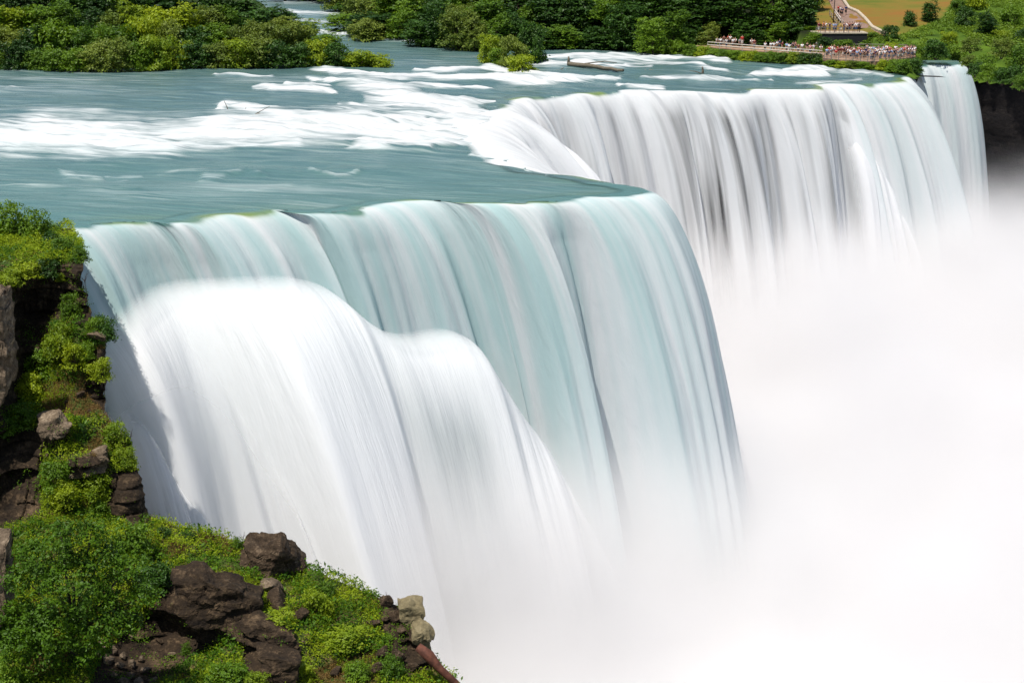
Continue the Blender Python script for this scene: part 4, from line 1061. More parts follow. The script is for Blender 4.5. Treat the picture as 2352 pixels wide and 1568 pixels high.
crowd([(1904, 6, 'light blue'), (1910, 10, 'white'), (1898, 3, 'light blue'), (1925, 36, 'red'), (1930, 38, 'white'), (1934, 40, 'dark blue'), (1942, 37, 'dark blue')], 'walking on the path above the terrace', 'people on the climbing path', lambda a, b: onhill(a, b) + [0, 0, .15], ('walk', 'stand'))

# ------------------------------------------------------------------ driftwood in the river
def log(label, pts, rad, mat='log', name='log', cat='log', branches=()):
    P = np.array(pts); e = empty(name, P[0]); tag(e, label, cat)
    n = 10; d = np.linspace(0, 1, n); k = np.linspace(0, 1, len(P))
    C = np.stack([np.interp(d, k, P[:, j]) for j in range(3)], 1) - P[0] + 0.04 * rng.normal(size=(n, 3)) * rad[0] * 3
    G = Geo(); G.tube(C, np.linspace(rad[0], rad[1], n), 9); G.build('trunk', M[mat], e, True)
    for b, r in branches:
        B = np.array(b) - P[0]; G = Geo(); G.tube(B, np.linspace(r, r * .4, len(B)), 6); G.build('branch', M[mat], e, True)
    return e
A = onz(1306, 147, 1.0); B = onz(1432, 162, .7)
log('long driftwood log with upturned stump lying in the upstream rapids', [A, (A + B) / 2 + [0, 0, .1], B], (0.42, 0.24), branches=[([A, A + [0, 0, 1.2]], .3), ([A + [2, -.3, 0], A + [6, -.2, 0.45], A + [8, -.6, .2]], .12)])
A = onz(1249, 167, .2); B = onz(1287, 161, .5); log('small driftwood log beside the tiny islet', [A, B], (0.2, .12), branches=[([B, B + [.6, 0, .4]], .1)])
A = onz(1614, 176, 0); log('upright stump standing in the rapids before the far brink', [A, A + [0, 0, .9], A + [-.1, 0, 1.5]], (.25, .12), cat='stump', branches=[([A + [0, 0, .4], A + [-1.2, 0, .8], A + [-2.1, 0, .9]], .1)])
A = onz(1490, 168, .0); log('short rotten log showing above the upstream rapids', [A + [-.7, 0, .3], A + [.8, .2, .35]], (.28, .2))
A = onz(1230, 171, 0); log('little snag of sticks at the foot of the islet', [A, A + [.2, 0, 1.0]], (.07, .03), cat='snag', branches=[([A, A + [-.4, 0, .8]], .05), ([A, A + [.7, 0, .6]], .05)])
A = onz(527, 262, .1); log('thin bare stick poking up at the left of the foaming ledge', [A, A + [-.3, 0, 1.0], A + [-.6, 0, 1.7]], (.07, .03), cat='stick', branches=[([A + [1.8, 0, 0], A + [2.2, 0, .9]], .05)])
A = onz(577, 268, .3); log('forked dark branch stranded on the foaming ledge', [A, A + [.9, 0, .35], A + [2.0, 0, .3]], (.16, .07), cat='branch', branches=[([A + [.3, 0, .2], A + [2.4, 0, 1.3]], .06), ([A, A + [-.2, 0, -.3], A + [.4, -.3, -.5]], .12)])
# ------------------------------------------------------------------ foreground cliff
EDGE = [(440, 100), (470, 118), (500, 140), (540, 178), (560, 188), (600, 192), (640, 190), (700, 200), (740, 216), (770, 238), (800, 243), (850, 246), (900, 236), (950, 240), (975, 262), (1010, 292), (1060, 312), (1100, 326), (1150, 334), (1185, 338), (1200, 372), (1215, 430), (1232, 505), (1250, 570), (1270, 615), (1300, 698), (1335, 782), (1370, 868), (1395, 925), (1412, 965), (1450, 985), (1500, 992), (1540, 1010), (1568, 1040), (1620, 1080), (1760, 1180)]
EPY = np.array([e[0] for e in EDGE], float); EPX = np.array([e[1] for e in EDGE], float)
YB = [(440, 128), (470, 122), (500, 115.2), (540, 109), (560, 106), (600, 99.9), (620, 98.6), (760, 97.4), (800, 96.0), (900, 94.8), (960, 92.5), (1040, 90.6), (1100, 89.8), (1190, 88.6), (1230, 87), (1300, 85.4), (1400, 82.5), (1500, 79.5), (1568, 77.5), (1700, 72), (1760, 70)]
def ybase(px, py):
    y = np.interp(py, [a[0] for a in YB], [a[1] for a in YB])
    e = np.interp(py, EPY, EPX)
    w = sstep(580, 700, py)
    y = y - w * 0.0100 * np.clip(e - px, -50, 900) * (1 - 0.35 * sstep(0, 900, e - px))
    # hollows and ribs of the wall
    def g(cx, cy, rx, ry): return np.exp(-(((px - cx) / rx) ** 2 + ((py - cy) / ry) ** 2) ** 1.5)
    y = y + 3.2 * g(70, 800, 75, 150) + 2.0 * g(45, 1090, 60, 100) + 3.0 * g(360, 1480, 150, 90) + 1.5 * g(130, 680, 60, 60)
    y = y - 4.5 * g(-30, 800, 62, 130) - 3.0 * g(-50, 1340, 70, 90) - 1.4 * g(130, 985, 50, 26) - 1.2 * g(205, 1065, 55, 30) - 1.0 * g(295, 1130, 45, 60)
    y = y - 1.6 * g(490, 1385, 110, 60) - 1.2 * g(620, 1470, 80, 45) - 1.0 * g(590, 1545, 90, 36) - 0.8 * g(130, 750, 60, 24) - 0.8 * g(210, 765, 40, 18)
    return y
ROCKP = [([(15, 625), (90, 612), (200, 600), (212, 740), (205, 750), (120, 735), (60, 900), (20, 980), (-60, 980), (-60, 640)], .0), ([(215, 800), (246, 800), (250, 900), (238, 950), (190, 900)], .1),
         ([(255, 1085), (330, 1078), (345, 1200), (300, 1222), (240, 1160)], .0), ([(-60, 990), (95, 980), (95, 1190), (-60, 1230)], .05), ([(385, 1330), (470, 1330), (602, 1390), (598, 1450), (540, 1470), (440, 1500), (330, 1600), (200, 1600), (230, 1500), (330, 1420)], .0),
         ([(545, 1436), (600, 1432), (692, 1475), (690, 1600), (540, 1600), (560, 1500)], .1), ([(862, 1368), (940, 1385), (990, 1420), (995, 1530), (930, 1560), (880, 1480)], .15), ([(85, 965), (160, 965), (160, 1022), (80, 1030)], .1), ([(150, 1055), (250, 1040), (252, 1090), (160, 1112)], .1),
         ([(-60, 680), (30, 660), (42, 760), (40, 930), (-60, 960)], .0), ([(-60, 1250), (22, 1255), (22, 1420), (-60, 1460)], .1)]
def mossy(px, py):
    mo = np.full(px.shape, 0.85)
    for P, v in ROCKP:
        mo = np.where(inside(P, px, py), v, mo)
    return mo
DRY = [([(95, 880), (240, 870), (250, 960), (160, 960), (100, 950)]), ([(250, 960), (280, 1000), (250, 1050), (180, 1040)]), ([(690, 1540), (860, 1500), (870, 1580), (690, 1580)])]
def cliff():
    py = np.r_[np.arange(524, 1200, 2.6), np.arange(1200, 1760, 2.6)]
    nu = 330; nr = len(py); nb = 26
    e = np.interp(py, EPY, EPX)
    e = e + 5 * vn(py / 17.0, seed=2) + 2.5 * vn(py / 6.0, seed=3)
    u = np.linspace(0, 1, nu)
    PXX = -260 + (e[:, None] + 260) * u[None, :]; PYY = np.repeat(py[:, None], nu, 1)
    y = ybase(PXX, PYY)
    rx, ry, rz = ray(PXX, PYY); k = y / ry
    X, Y, Z = rx * k, y, CAMH + rz * k
    # roll over the edge and away
    kk = (np.linspace(0, 1, nb + 1)[1:] ** 1.5 * 16)[None, :]
    r0x, r0y, r0z = X[:, -1:], Y[:, -1:], Z[:, -1:]
    dx = (rx / ry)[:, -1:] - 0.14; dz = (rz / ry)[:, -1:] - 0.30
    X = np.concatenate([X, r0x + dx * kk], 1); Y = np.concatenate([Y, r0y + kk], 1); Z = np.concatenate([Z, r0z + dz * kk - 0.02 * kk ** 2], 1)
    PXf, PYf = proj(X, Y, Z)
    mo = mossy(PXf, PYf)
    rockw = np.clip(1 - mo, 0, 1)
    # broken layers of rock
    lay = Z / 0.85 + 0.7 * fbm(X * 0.13, Y * 0.13, 0, 2, 11)
    li = np.floor(lay); fr = lay - li
    blk = vn(X * 0.55 + li * 17.3, Y * 0.3, li * 3.1, seed=12) + 0.6 * np.round(1.6 * vn(X * 0.9 + li * 7.7, li * 5.3, 0, seed=13))
    ledge = (0.55 * blk + 0.25 * (1 - fr) - 0.30 * sstep(0.86, 1.0, fr))
    big = fbm(X * 0.16, Z * 0.16, Y * 0.1, 4, 14)
    fine = fbm(X * 0.9, Z * 0.9, Y * 0.6, 4, 15)
    fade = np.concatenate([sstep(0, 10, e[:, None] - PXX) * 0.7 + 0.3, np.full((nr, nb), 0.3)], 1)
    plate = sstep(560, 640, PYf)
    out = (0.75 * big * plate + 0.22 * fine * (0.3 + 0.7 * plate) + rockw * ledge * plate) * fade
    Y = Y - out * 0.95; X = X + out * 0.15 * fade; Z = Z + out * 0.25
    n = X.size
    V = np.stack([X, Y, Z], -1)
    ob = mk('cliff', V.reshape(-1, 3), gridq(*X.shape), M['rock'], attrs=dict(moss=mo.ravel()))
    tag(ob, 'steep dark rocky cliff overgrown with green plants in the left foreground', 'cliff', None, 'structure')
    return V, mo, PXf, PYf
CV, CMO, CPX, CPY = cliff()
def surf(px, py, lift=0.0):
    """the point of the cliff seen at a photo position"""
    a, b = proj(CV[:, :330, 0], CV[:, :330, 1], CV[:, :330, 2])
    d = (a - px) ** 2 + (b - py) ** 2
    i = np.unravel_index(np.argmin(d), d.shape); p = CV[i].copy(); p[2] += lift
    return p

def cover(name, mat, n, size, test, seed, label, tall=0.0, clump=0.25, cat='ground cover'):
    r = np.random.default_rng(seed)
    nr, nc = CPX.shape
    i = r.integers(0, nr - 1, n); j = r.integers(0, nc - 1, n)
    # even density over the surface
    A = np.linalg.norm(np.cross(CV[i + 1, j] - CV[i, j], CV[i, j + 1] - CV[i, j]), axis=1)
    a, b = CPX[i, j], CPY[i, j]
    ok = test(a, b, CMO[i, j], CV[i, j]) & (A > r.uniform(0, np.quantile(A, .9), n)) & (b < 1680) & (a > -120)
    i, j = i[ok], j[ok]; f = r.random(len(i))[:, None]; g = r.random(len(i))[:, None]
    P = CV[i, j] * (1 - f) * (1 - g) + CV[i + 1, j] * f * (1 - g) + CV[i, j + 1] * (1 - f) * g + CV[i + 1, j + 1] * f * g
    if tall:
        # upright sprigs: several leaves up a stem
        m = 5; P = np.repeat(P, m, 0); hh = np.tile(np.linspace(0.1, 1, m), len(i)) * np.repeat(r.uniform(0.3, 1, len(i)), m) * tall
        lean = np.repeat(r.normal(size=(len(i), 2)) * 0.25, m, 0) * hh[:, None]
        P = P + np.c_[lean, hh] + r.normal(size=P.shape) * 0.05
        Nn = r.normal(size=P.shape) * 1.0 + np.array([0, -0.4, 0.3])
    else:
        P = P + r.normal(size=P.shape) * clump * 0.5 + np.array([0, -0.1, 0.15]) + np.c_[np.zeros(len(P)), np.zeros(len(P)), 1.1 * np.clip(fbm(P[:, 0] * 1.1, P[:, 1] * 1.1, P[:, 2] * 1.1, 3, 6) + .1, 0, 1)]
        Nn = r.normal(size=P.shape) * 0.7 + np.array([0, -0.3, 0.8])
    V, Q = leafquads(P, Nn, size, r, 0.5 if not tall else 0.32)
    tag(mk(name, V, Q, mat, smooth=False), label, cat, None, 'stuff')
def pat(p, s, sd): return fbm(p[:, 0] * s, p[:, 1] * s, p[:, 2] * s, 3, sd)
M['x'] = None
M['cov_bright'] = leafmat('bright_weeds', (0.090, 0.180, 0.006), (0.290, 0.360, 0.014), 0.4, 0.5, 0.12)
M['cov_mid'] = leafmat('green_weeds', (0.030, 0.090, 0.005), (0.130, 0.230, 0.010), 0.35, 0.5, 0.12)
M['cov_dry'] = leafmat('dry_grass', (0.130, 0.090, 0.025), (0.260, 0.150, 0.050), 0.3, 0.8, 0.1)
indry = lambda a, b: np.any([inside(P, a, b) for P in DRY], 0)
cover('weeds', M['cov_bright'], 480000, 0.080, lambda a, b, m, p: (m > .5) & (pat(p, .35, 31) > .02) & ~indry(a, b), 41, 'bright yellow-green weeds matted over the cliff slope', clump=0.22)
cover('weeds', M['cov_mid'], 440000, 0.085, lambda a, b, m, p: (m > .5) & (pat(p, .35, 31) < .04) & (pat(p, .8, 33) > -.12) & ~indry(a, b), 42, 'mid green leafy weeds patching the cliff slope', clump=0.22)
cover('grass', M['cov_bright'], 150000, 0.075, lambda a, b, m, p: (m > .5) & (pat(p, .5, 35) > .0), 43, 'upright grass and sprigs rising from the cliff slope', tall=0.65, cat='grass')
cover('broad_leaves', M['leaf_tree'], 90000, 0.14, lambda a, b, m, p: (m > .5) & (pat(p, .6, 51) > .10) & ~indry(a, b), 47, 'larger dark leaves scattered in patches over the cliff slope', clump=0.3)
cover('dry_grass', M['cov_dry'], 330000, 0.060, lambda a, b, m, p: (m > .5) & (indry(a, b) | (pat(p, .45, 38) > .18)), 44, 'dry brown and orange grass on the cliff ledges', tall=0.25, cat='grass')
cover('moss', M['cov_mid'], 260000, 0.055, lambda a, b, m, p: (m < .5) & (pat(p, .7, 39) > .16) , 45, 'sparse creeping plants clinging to the dark rock faces', clump=0.15, cat='moss')

GC = 'bushes growing on the foreground cliff'
# px, row of the base, height px, width px, kind, label
CB = [
 (-10, 556, 86, 90, 'near_mid', 'round bush at the top left corner of the cliff against the river'), (35, 558, 84, 80, 'near_mid', 'feathery green bush at the top left of the cliff beside the river'), (88, 562, 74, 70, 'near_mid', 'green bush on the cliff top left of the near waterfall lip'), (120, 572, 44, 56, 'near_dark', 'dark low bush behind the grassy cliff-top shoulder'),
 (150, 598, 56, 62, 'near_mid', 'leafy bush at the cliff-top corner beside the falling water'), (186, 606, 40, 46, 'near_mid', 'small bush overhanging the cliff-top corner'), (60, 640, 40, 80, 'near_yel', 'bright bush on the rim of the grassy shoulder'), (120, 640, 46, 60, 'near_dark', 'dark bush hanging just below the grassy rim'),
 (145, 645, 30, 34, 'near_yel', 'small yellow-green bush alone on the shaded upper wall'), (168, 735, 60, 50, 'near_mid', 'green bush in the middle of the shaded upper wall'), (20, 660, 40, 70, 'near_yel', 'bright bush at the left edge above the shaded hollow'),
 (240, 790, 66, 66, 'near_dark', 'dark leafy bush sticking out over the white water'), (262, 775, 50, 46, 'near_mid', 'outermost bush jutting over the white water'), (220, 770, 44, 44, 'near_mid', 'bush on the ledge behind the jutting bush'),
 (140, 830, 80, 74, 'near_yel', 'large yellow-green bush on the ledge below the shaded wall'), (175, 850, 60, 62, 'near_yel', 'yellow-green bush on the ledge just left of the jutting bush'), (200, 825, 44, 50, 'near_mid', 'green bush filling the ledge corner above the round bush'),
 (234, 880, 56, 56, 'near_yel', 'round bush clinging to the outer cliff edge below the jutting bush'), (95, 870, 70, 74, 'near_mid', 'green bush beside the dark hollow at middle height'), (70, 925, 62, 70, 'near_yel', 'bright broad-leaved bush left of the dry grass'),
 (50, 985, 60, 84, 'near_mid', 'green bush above the lower dark hollow'), (10, 1000, 50, 60, 'near_mid', 'green bush at the left edge at middle height'),
 (270, 1030, 64, 66, 'near_yel', 'bright bush on the cliff edge above the bulging dark rock'), (288, 1072, 50, 54, 'near_yel', 'bright bush sitting on top of the bulging dark rock'), (190, 1005, 36, 22, 'near_dark', 'small dark bush on the dry ledge'),
 (130, 1130, 80, 80, 'near_mid', 'green mound of leaves below the layered grey ledge'), (150, 1165, 60, 70, 'near_yel', 'bright mound of leaves just above the large tree crown'), (225, 1150, 70, 70, 'near_yel', 'yellow-green bush left of the bulging dark rock'), (230, 1195, 50, 56, 'near_mid', 'green bush under the bulging dark rock'),
 (310, 1290, 90, 110, 'near_olivey', 'wide soft green bush right of the large tree crown'), (380, 1235, 34, 36, 'near_dark', 'small dark bush on the ridge line against the water'), (442, 1240, 26, 30, 'near_dark', 'tiny dark bush farther right on the ridge line'), (545, 1262, 34, 34, 'near_mid', 'sprigs on the ridge line just left of the boulder'),
 (350, 1360, 80, 100, 'near_dark', 'dark shaded bush between the tree crown and the dark rock block'), (730, 1420, 70, 78, 'near_yel', 'bright round bush right of the split boulder'), (745, 1380, 50, 60, 'near_mid', 'green bush behind the bright round bush'),
 (640, 1440, 46, 90, 'near_yel', 'low bright bush below the smaller rock'), (790, 1480, 46, 110, 'near_yel', 'spreading bright bush in the middle of the lower slope'), (880, 1470, 22, 44, 'near_mid', 'flat green bush among the red-brown rocks'),
 (820, 1560, 50, 70, 'near_mid', 'green bush at the bottom edge of the lower slope'), (900, 1560, 60, 70, 'near_mid', 'green bush at the bottom left of the rusty log'), (520, 1568, 50, 110, 'near_mid', 'green bush at the bottom edge left of the layered ledge'), (430, 1500, 30, 26, 'near_mid', 'tiny green bush alone in the dark shade'),
 (590, 1580, 40, 70, 'near_yel', 'yellow-green bush at the bottom edge under the layered ledge'), (700, 1560, 40, 60, 'near_yel', 'bright low bush right of the layered ledge at the bottom'), (445, 1334, 18, 56, 'near_yel', 'low yellow-green bush along the left top of the dark rock block'), (512, 1346, 16, 60, 'near_yel', 'low yellow-green bush on the middle top of the dark rock block'), (570, 1368, 14, 44, 'near_mid', 'small green bush on the right top of the dark rock block'), (640, 1440, 12, 60, 'near_mid', 'low green bush on top of the upper layered slab'),
 (30, 1590, 110, 90, 'near_mid', 'dark glossy bush in the bottom left corner'),
]
TPL['near_olivey'] = TPL['near_mid']
for px, pb, hp, wp, key, lb in CB:
    g = surf(px, pb - hp * 0.15); k = (g[1] * CT + 12) / F
    plant(key, g - [0, 0, .15] - [0, .1, 0], max(.3, hp * k * 1.0), wp * k * 1.05, lb, 'bush', GC)

# large tree in the lower left
def big_tree():
    g = surf(170, 1500); r = np.random.default_rng(77)
    k = (g[1] * CT + 13) / F
    e = empty('tree', g, 0); tag(e, 'large broad tree filling the lower left corner of the cliff', 'tree')
    spots = [(170, 1340, 90), (110, 1290, 70), (60, 1330, 60), (60, 1420, 70), (230, 1280, 60), (210, 1225, 44), (140, 1230, 50), (280, 1350, 62), (300, 1300, 44), (230, 1420, 80), (130, 1440, 80), (330, 1370, 40), (70, 1260, 40), (280, 1430, 50), (200, 1480, 60), (40, 1480, 50), (100, 1500, 50)]
    L = []
    for i, (px, py, rp) in enumerate(spots):
        q = ony(px, py, g[1] - 1.0 - r.uniform(0, 2.6)) - g
        L.append((q[0], q[1], q[2], rp * k, rp * k * .85))
    L = [(a, b, c, d * .8, e_ * .8) for a, b, c, d, e_ in L]
    C, Nn = crown_pts(L, 1200, 15, 0.17, r, 0.5, low=-0.6)
    V, Q = leafquads(C, Nn, 0.105, r)
    mk('crown', V, Q, M['leaf_tree'], e, smooth=False)
    G = Geo(); top = np.array([L[0][0], L[0][1], L[0][2]])
    G.tube([[0, 0, -1], [0, -.4, .8], top * .5, top], [.26, .2, .15, .05], 9)
    for l in L[1:12]: G.tube([top * .3, (np.array(l[:3]) + top * .3) / 2 + [0, 0, .2], l[:3]], [.12, .08, .02], 6)
    G.build('trunk', M['bark'], e, True)
big_tree()

# ------------------------------------------------------------------ boulders
def rock_mesh(r, size, n=16, flat=0.0, sub=3):
    bm = bmesh.new()
    P = r.normal(size=(n, 3)); P /= np.linalg.norm(P, axis=1)[:, None]
    P = P * r.uniform(.8, 1.0, (n, 1))
    for p in P: bm.verts.new(tuple(p * np.array(size)))
    bmesh.ops.convex_hull(bm, input=bm.verts[:])
    bmesh.ops.delete(bm, geom=[v for v in bm.verts if not v.link_faces], context='VERTS')
    bmesh.ops.bevel(bm, geom=bm.edges[:], offset=min(size) * .07, segments=2, profile=.6, affect='EDGES')
    bmesh.ops.triangulate(bm, faces=bm.faces[:])
    for _ in range(sub):
        long = [e for e in bm.edges if e.calc_length() > min(size) * .16]
        if not long: break
        bmesh.ops.subdivide_edges(bm, edges=long, cuts=1, use_grid_fill=False)
        bmesh.ops.triangulate(bm, faces=bm.faces[:])
    V = np.array([v.co[:] for v in bm.verts]); s = r.uniform(0, 50)
    f = 1.6 / min(size)
    dsp = fbm(V[:, 0] * f + s, V[:, 1] * f, V[:, 2] * f * 1.6, 4, 21) * min(size) * .16
    nn = V / (np.linalg.norm(V, axis=1)[:, None] + 1e-6)
    V = V + nn * dsp[:, None]
    for v, c in zip(bm.verts, V): v.co = c
    me = bpy.data.meshes.new('boulder'); bm.to_mesh(me); bm.free()
    for p in me.polygons: p.use_smooth = False
    return me
def boulder(px, py, wp, hp, mat, label, seed, rot=(0, 0, 0), push=0.0, depth=1.0, group=None, n=16):
    g = surf(px, py); k = (g[1] * CT + 13) / F; r = np.random.default_rng(seed)
    g = ony(px, py, g[1] - push)
    me = rock_mesh(r, (wp * k * .5, wp * k * .5 * depth, hp * k * .55), n)
    me.materials.append(M[mat]); o = bpy.data.objects.new('boulder', me); COL.objects.link(o); o.location = g; o.rotation_euler = rot
    tag(o, label, 'boulder', group); return o
def slab(name, outline, mat, depth, label, cat, push=0.0, slant=(0, 0), seed=1):
    """a block whose front outline is given in photo pixels; it has its own thickness and a lit top"""
    cx = np.mean([p[0] for p in outline]); cy = np.mean([p[1] for p in outline]); g = surf(cx, cy); y0 = g[1] - push
    r = np.random.default_rng(seed)
    F0 = np.array([ony(a, b, y0 + c) for a, b, c in outline]); B0 = F0 + np.array([-.25, depth, .12 * depth]) 
    bm = bmesh.new()
    for p in np.r_[F0, B0] - g: bm.verts.new(tuple(p))
    bmesh.ops.convex_hull(bm, input=bm.verts[:])
    bmesh.ops.delete(bm, geom=[v for v in bm.verts if not v.link_faces], context='VERTS')
    bmesh.ops.bevel(bm, geom=bm.edges[:], offset=.10, segments=2, profile=.6, affect='EDGES')
    bmesh.ops.triangulate(bm, faces=bm.faces[:])
    for _ in range(5):
        long = [e for e in bm.edges if e.calc_length() > .28]
        if not long: break
        bmesh.ops.subdivide_edges(bm, edges=long, cuts=1); bmesh.ops.triangulate(bm, faces=bm.faces[:])
    V = np.array([v.co[:] for v in bm.verts]); c = V.mean(0)
    nn = (V - c) / (np.linalg.norm(V - c, axis=1)[:, None] + 1e-6)
    s = seed * 3.3
    lay = np.floor(V[:, 2] / .45 + 0.4 * fbm(V[:, 0] * .6, V[:, 1] * .6, 0, 2, 4))
    dsp = .34 * fbm(V[:, 0] * 1.2 + s, V[:, 1] * 1.2, V[:, 2] * 1.8, 4, 22) + .22 * vn(lay * 7.1 + s, V[:, 0] * .9, seed=23)
    dsp = dsp + .16 * np.round(2.4 * vn(V[:, 0] * .9 + s, V[:, 1] * .9, V[:, 2] * 1.3, seed=25)) / 2.4
    V = V + nn * dsp[:, None]
    for v, q in zip(bm.verts, V): v.co = q
    me = bpy.data.meshes.new(name); bm.to_mesh(me); bm.free(); me.materials.append(M[mat])
    for p in me.polygons: p.use_smooth = False
    o = bpy.data.objects.new(name, me); COL.objects.link(o); o.location = g
    return tag(o, label, cat)
slab('boulder', [(590, 1248, 0.3), (645, 1262, -1.0), (672, 1272, .6), (692, 1288, 1.0), (712, 1330, 1.2), (700, 1362, .9), (690, 1374, .4), (612, 1332, -1.5), (545, 1300, -.6), (560, 1275, .3)], 'boulder', 1.6, 'large brown split boulder on the ridge, lit left face and black right face', 'boulder', push=.6, seed=5)
boulder(622, 1350, 74, 44, 'greyrock', 'pale-topped broken rock directly below the large split boulder', 6, (0, .5, .3), .5)
boulder(655, 1385, 100, 62, 'boulder', 'grey-brown rock leaning under the large split boulder', 7, (.1, .55, 0), .5)
boulder(690, 1412, 40, 50, 'boulder', 'small dark rock at the lower tip of the leaning rock', 8, (.1, .8, 0), .5)
slab('boulder', [(402, 1332, .3), (470, 1334, 0), (540, 1355, 0), (600, 1385, .3), (596, 1435, 0), (520, 1452, -.6), (440, 1440, -.9), (395, 1390, -.5)], 'rock', 1.8, 'broad dark rock block left of the boulders in deep shade', 'boulder', push=.35, seed=9)
slab('boulder', [(552, 1436, .3), (600, 1436, 0), (686, 1472, 0), (690, 1492, -.1), (640, 1490, -.6), (560, 1462, -.5)], 'rock', 1.5, 'upper layered rock slab at the bottom of the cliff', 'boulder', push=.35, seed=10)
slab('boulder', [(590, 1510, .3), (640, 1512, 0), (690, 1528, 0), (688, 1568, -.2), (640, 1600, -.5), (600, 1560, -.5)], 'rock', 1.5, 'lower undercut rock slab at the bottom edge', 'boulder', push=.35, seed=11)
slab('boulder', [(90, 972, 0), (130, 960, 0), (158, 976, 0), (156, 1000, -.2), (120, 1016, -.4), (92, 1006, -.4)], 'greyrock', 1.2, 'pale flat-topped rock on the dry ledge above the layered ledge', 'boulder', push=.15, seed=12)
slab('boulder', [(165, 1062, .2), (235, 1044, .2), (250, 1062, .2), (246, 1088, 0), (200, 1092, -.3), (158, 1100, -.3)], 'greyrock', 1.2, 'grey layered ledge rock under the dry slope', 'boulder', push=.15, seed=13)
boulder(225, 772, 54, 22, 'greyrock', 'pale flat stone under the jutting bush', 14, (0, .1, .2), .3)
slab('boulder', [(918, 1400, 0), (945, 1394, 0), (974, 1404, 0), (974, 1432, 0), (950, 1442, -.2), (922, 1430, -.2)], 'paleboulder', 1.4, 'pale yellowish block on the tip of the ridge', 'boulder', push=.4, seed=15)
slab('boulder', [(948, 1446, 0), (972, 1448, 0), (988, 1470, 0), (992, 1500, 0), (968, 1502, -.2), (948, 1480, -.2)], 'paleboulder', 1.4, 'yellowish block below the pale one, above the rusty log', 'boulder', push=.4, seed=16)
for i, (px, py, w, h, m, lb) in enumerate([(885, 1382, 46, 34, 'boulder', 'dark rock on the ridge left of the pale yellowish block'), (908, 1416, 44, 34, 'boulder', 'dark shiny rock just below the ridge left of the pale block'), (858, 1430, 42, 26, 'boulder', 'reddish flat rock amid weeds on the lower slope'), (925, 1446, 34, 26, 'boulder', 'small dark rock between the two yellowish blocks'),
        (880, 1500, 52, 36, 'boulder', 'red-brown slab under the flat green bush'), (915, 1505, 34, 50, 'boulder', 'dark upright rock left of the rusty log'), (868, 1535, 36, 46, 'boulder', 'pinkish brown rock below the red-brown slab'), (770, 1540, 42, 22, 'boulder', 'small dark rock low in the middle of the slope'), (945, 1530, 30, 40, 'boulder', 'dark rock under the head of the rusty log')]):
    boulder(px, py, w, h, m, lb, 30 + i, (.2 * i, .4, i), .35)
rs = random.Random(4)
for i, (px, py, w) in enumerate([(235, 1478, 34), (262, 1490, 30), (250, 1512, 36), (285, 1505, 26), (305, 1525, 32), (275, 1530, 30), (322, 1512, 22), (335, 1540, 34), (300, 1550, 30), (262, 1548, 26), (350, 1560, 28), (320, 1566, 30), (228, 1505, 24), (285, 1566, 34)]):
    boulder(px, py, w, w * .7, 'greyrock', 'pale stone in the rubble heap by the large tree, %s from the left' % nth(sorted([235, 262, 250, 285, 305, 275, 322, 335, 300, 262, 350, 320, 228, 285]).index(px) + 1 + (i in (9, 13))), 60 + i, (rs.uniform(0, 3), rs.uniform(0, 3), 0), .35, group='stones of the rubble heap', n=12)
slab('rock_pillar', [(-60, 700, 0), (-8, 690, 0), (2, 720, 0), (14, 800, 0), (12, 900, 0), (0, 930, 0), (-60, 950, 0)], 'greyrock', 3, 'grey rock pillar at the left edge beside the shaded hollow', 'rock', push=1.5, seed=17)
slab('rock_pillar', [(-60, 1262, 0), (10, 1262, 0), (16, 1300, 0), (14, 1400, 0), (2, 1440, 0), (-60, 1440, 0)], 'greyrock', 2, 'pale broken rock at the left edge beside the large tree', 'rock', push=2.5, seed=18)
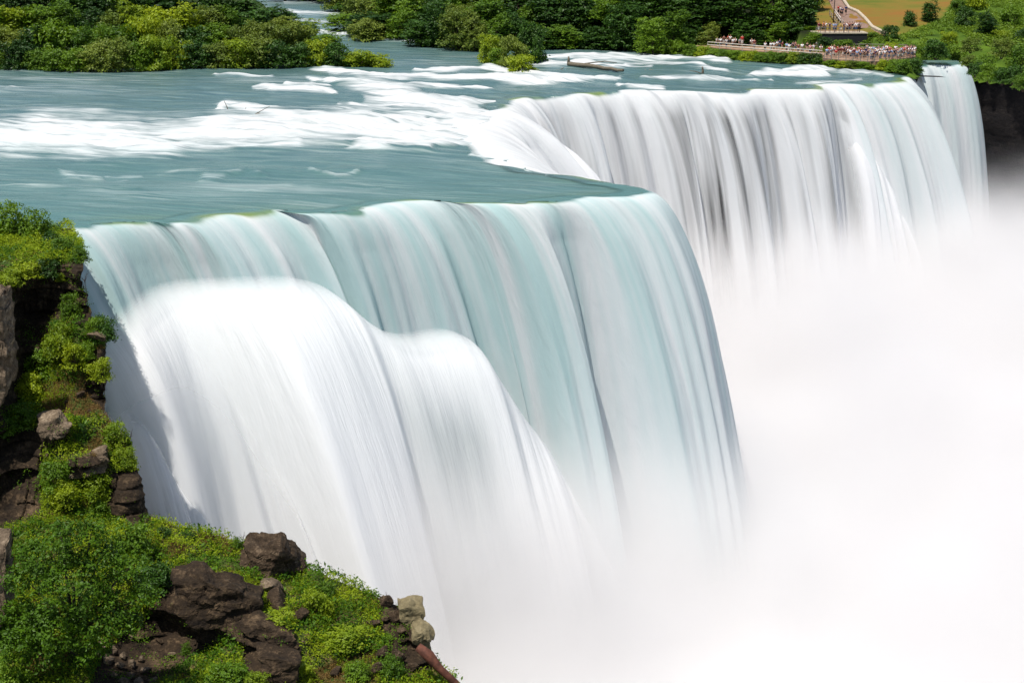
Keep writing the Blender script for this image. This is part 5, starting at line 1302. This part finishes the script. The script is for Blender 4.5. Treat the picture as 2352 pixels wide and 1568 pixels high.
# rusty trunk hanging from the tip
a = surf(962, 1490); a = ony(966, 1486, a[1] - 2.2); y0 = a[1]
P = [ony(960, 1484, y0), ony(985, 1505, y0 - .3), ony(1010, 1535, y0 - .5), ony(1045, 1566, y0 - .6), ony(1110, 1630, y0 - .8)]
e = empty('fallen_trunk', P[0]); tag(e, 'rusty red-brown bare trunk sticking out from the ridge tip at the bottom', 'trunk')
G = Geo(); G.tube(np.array(P) - P[0], [.26, .36, .25, .22, .20], 12); G.build('trunk', M['rust'], e, True)
G = Geo(); G.tube([np.array(P[1]) - P[0], np.array(P[1]) - P[0] + [.15, -.2, -.8]], [.16, .05], 7); G.build('branch', M['rust'], e, True)

GS = 'small angular stones half buried in the weeds'
sr = random.Random(9)
STN = [(470, 1300), (505, 1318), (452, 1318), (560, 1405), (735, 1345), (800, 1410), (830, 1395), (700, 1470), (728, 1500), (760, 1440), (845, 1465), (805, 1530), (835, 1500), (660, 1545), (300, 1460), (365, 1470), (395, 1500), (180, 960), (215, 985), (110, 1045), (135, 1090), (225, 1110), (205, 945), (185, 905), (150, 925), (250, 1010), (100, 770), (140, 790), (60, 1210), (345, 1245)]
for i, (px, py) in enumerate(sorted(STN)):
    boulder(px, py, sr.uniform(14, 30), sr.uniform(9, 18), 'boulder' if i % 3 else 'greyrock', 'small stone half buried in the cliff weeds, %s from the left' % nth(i + 1), 200 + i, (sr.uniform(-.5, .5), sr.uniform(-.5, .5), sr.uniform(0, 3)), .12, group=GS, n=11)
GT = 'bare dead twigs sticking out of the cliff'
TW = [(205, 690, 60), (198, 660, 44), (246, 905, 36), (555, 1250, 34), (438, 1222, 26), (790, 1345, 34), (815, 1350, 26), (160, 1180, 60), (100, 1250, 40), (640, 1262, 26), (888, 1372, 26), (300, 1010, 30)]
for i, (px, py, h) in enumerate(sorted(TW)):
    g = surf(px, py); k = (g[1] * CT + 13) / F; r = np.random.default_rng(300 + i); L_ = h * k
    e = empty('dead_twig', g); tag(e, 'bare dead twig sticking out of the cliff, %s from the left' % nth(i + 1), 'twig', GT)
    t = np.array([r.uniform(-.1, .5), -.1, 1]) * L_
    G = Geo(); G.tube([[0, 0, -.1], t * .5 + r.normal(size=3) * .04, t], [.028, .02, .008], 5); G.build('stem', M['bark'], e)
    for q in range(4):
        a = t * r.uniform(.25, .85); b = a + np.array([r.uniform(-.5, .6), r.uniform(-.3, .2), r.uniform(.2, .5)]) * L_ * .6
        G = Geo(); G.tube([a, b], [.014, .005], 5); G.build('branch', M['bark'], e)
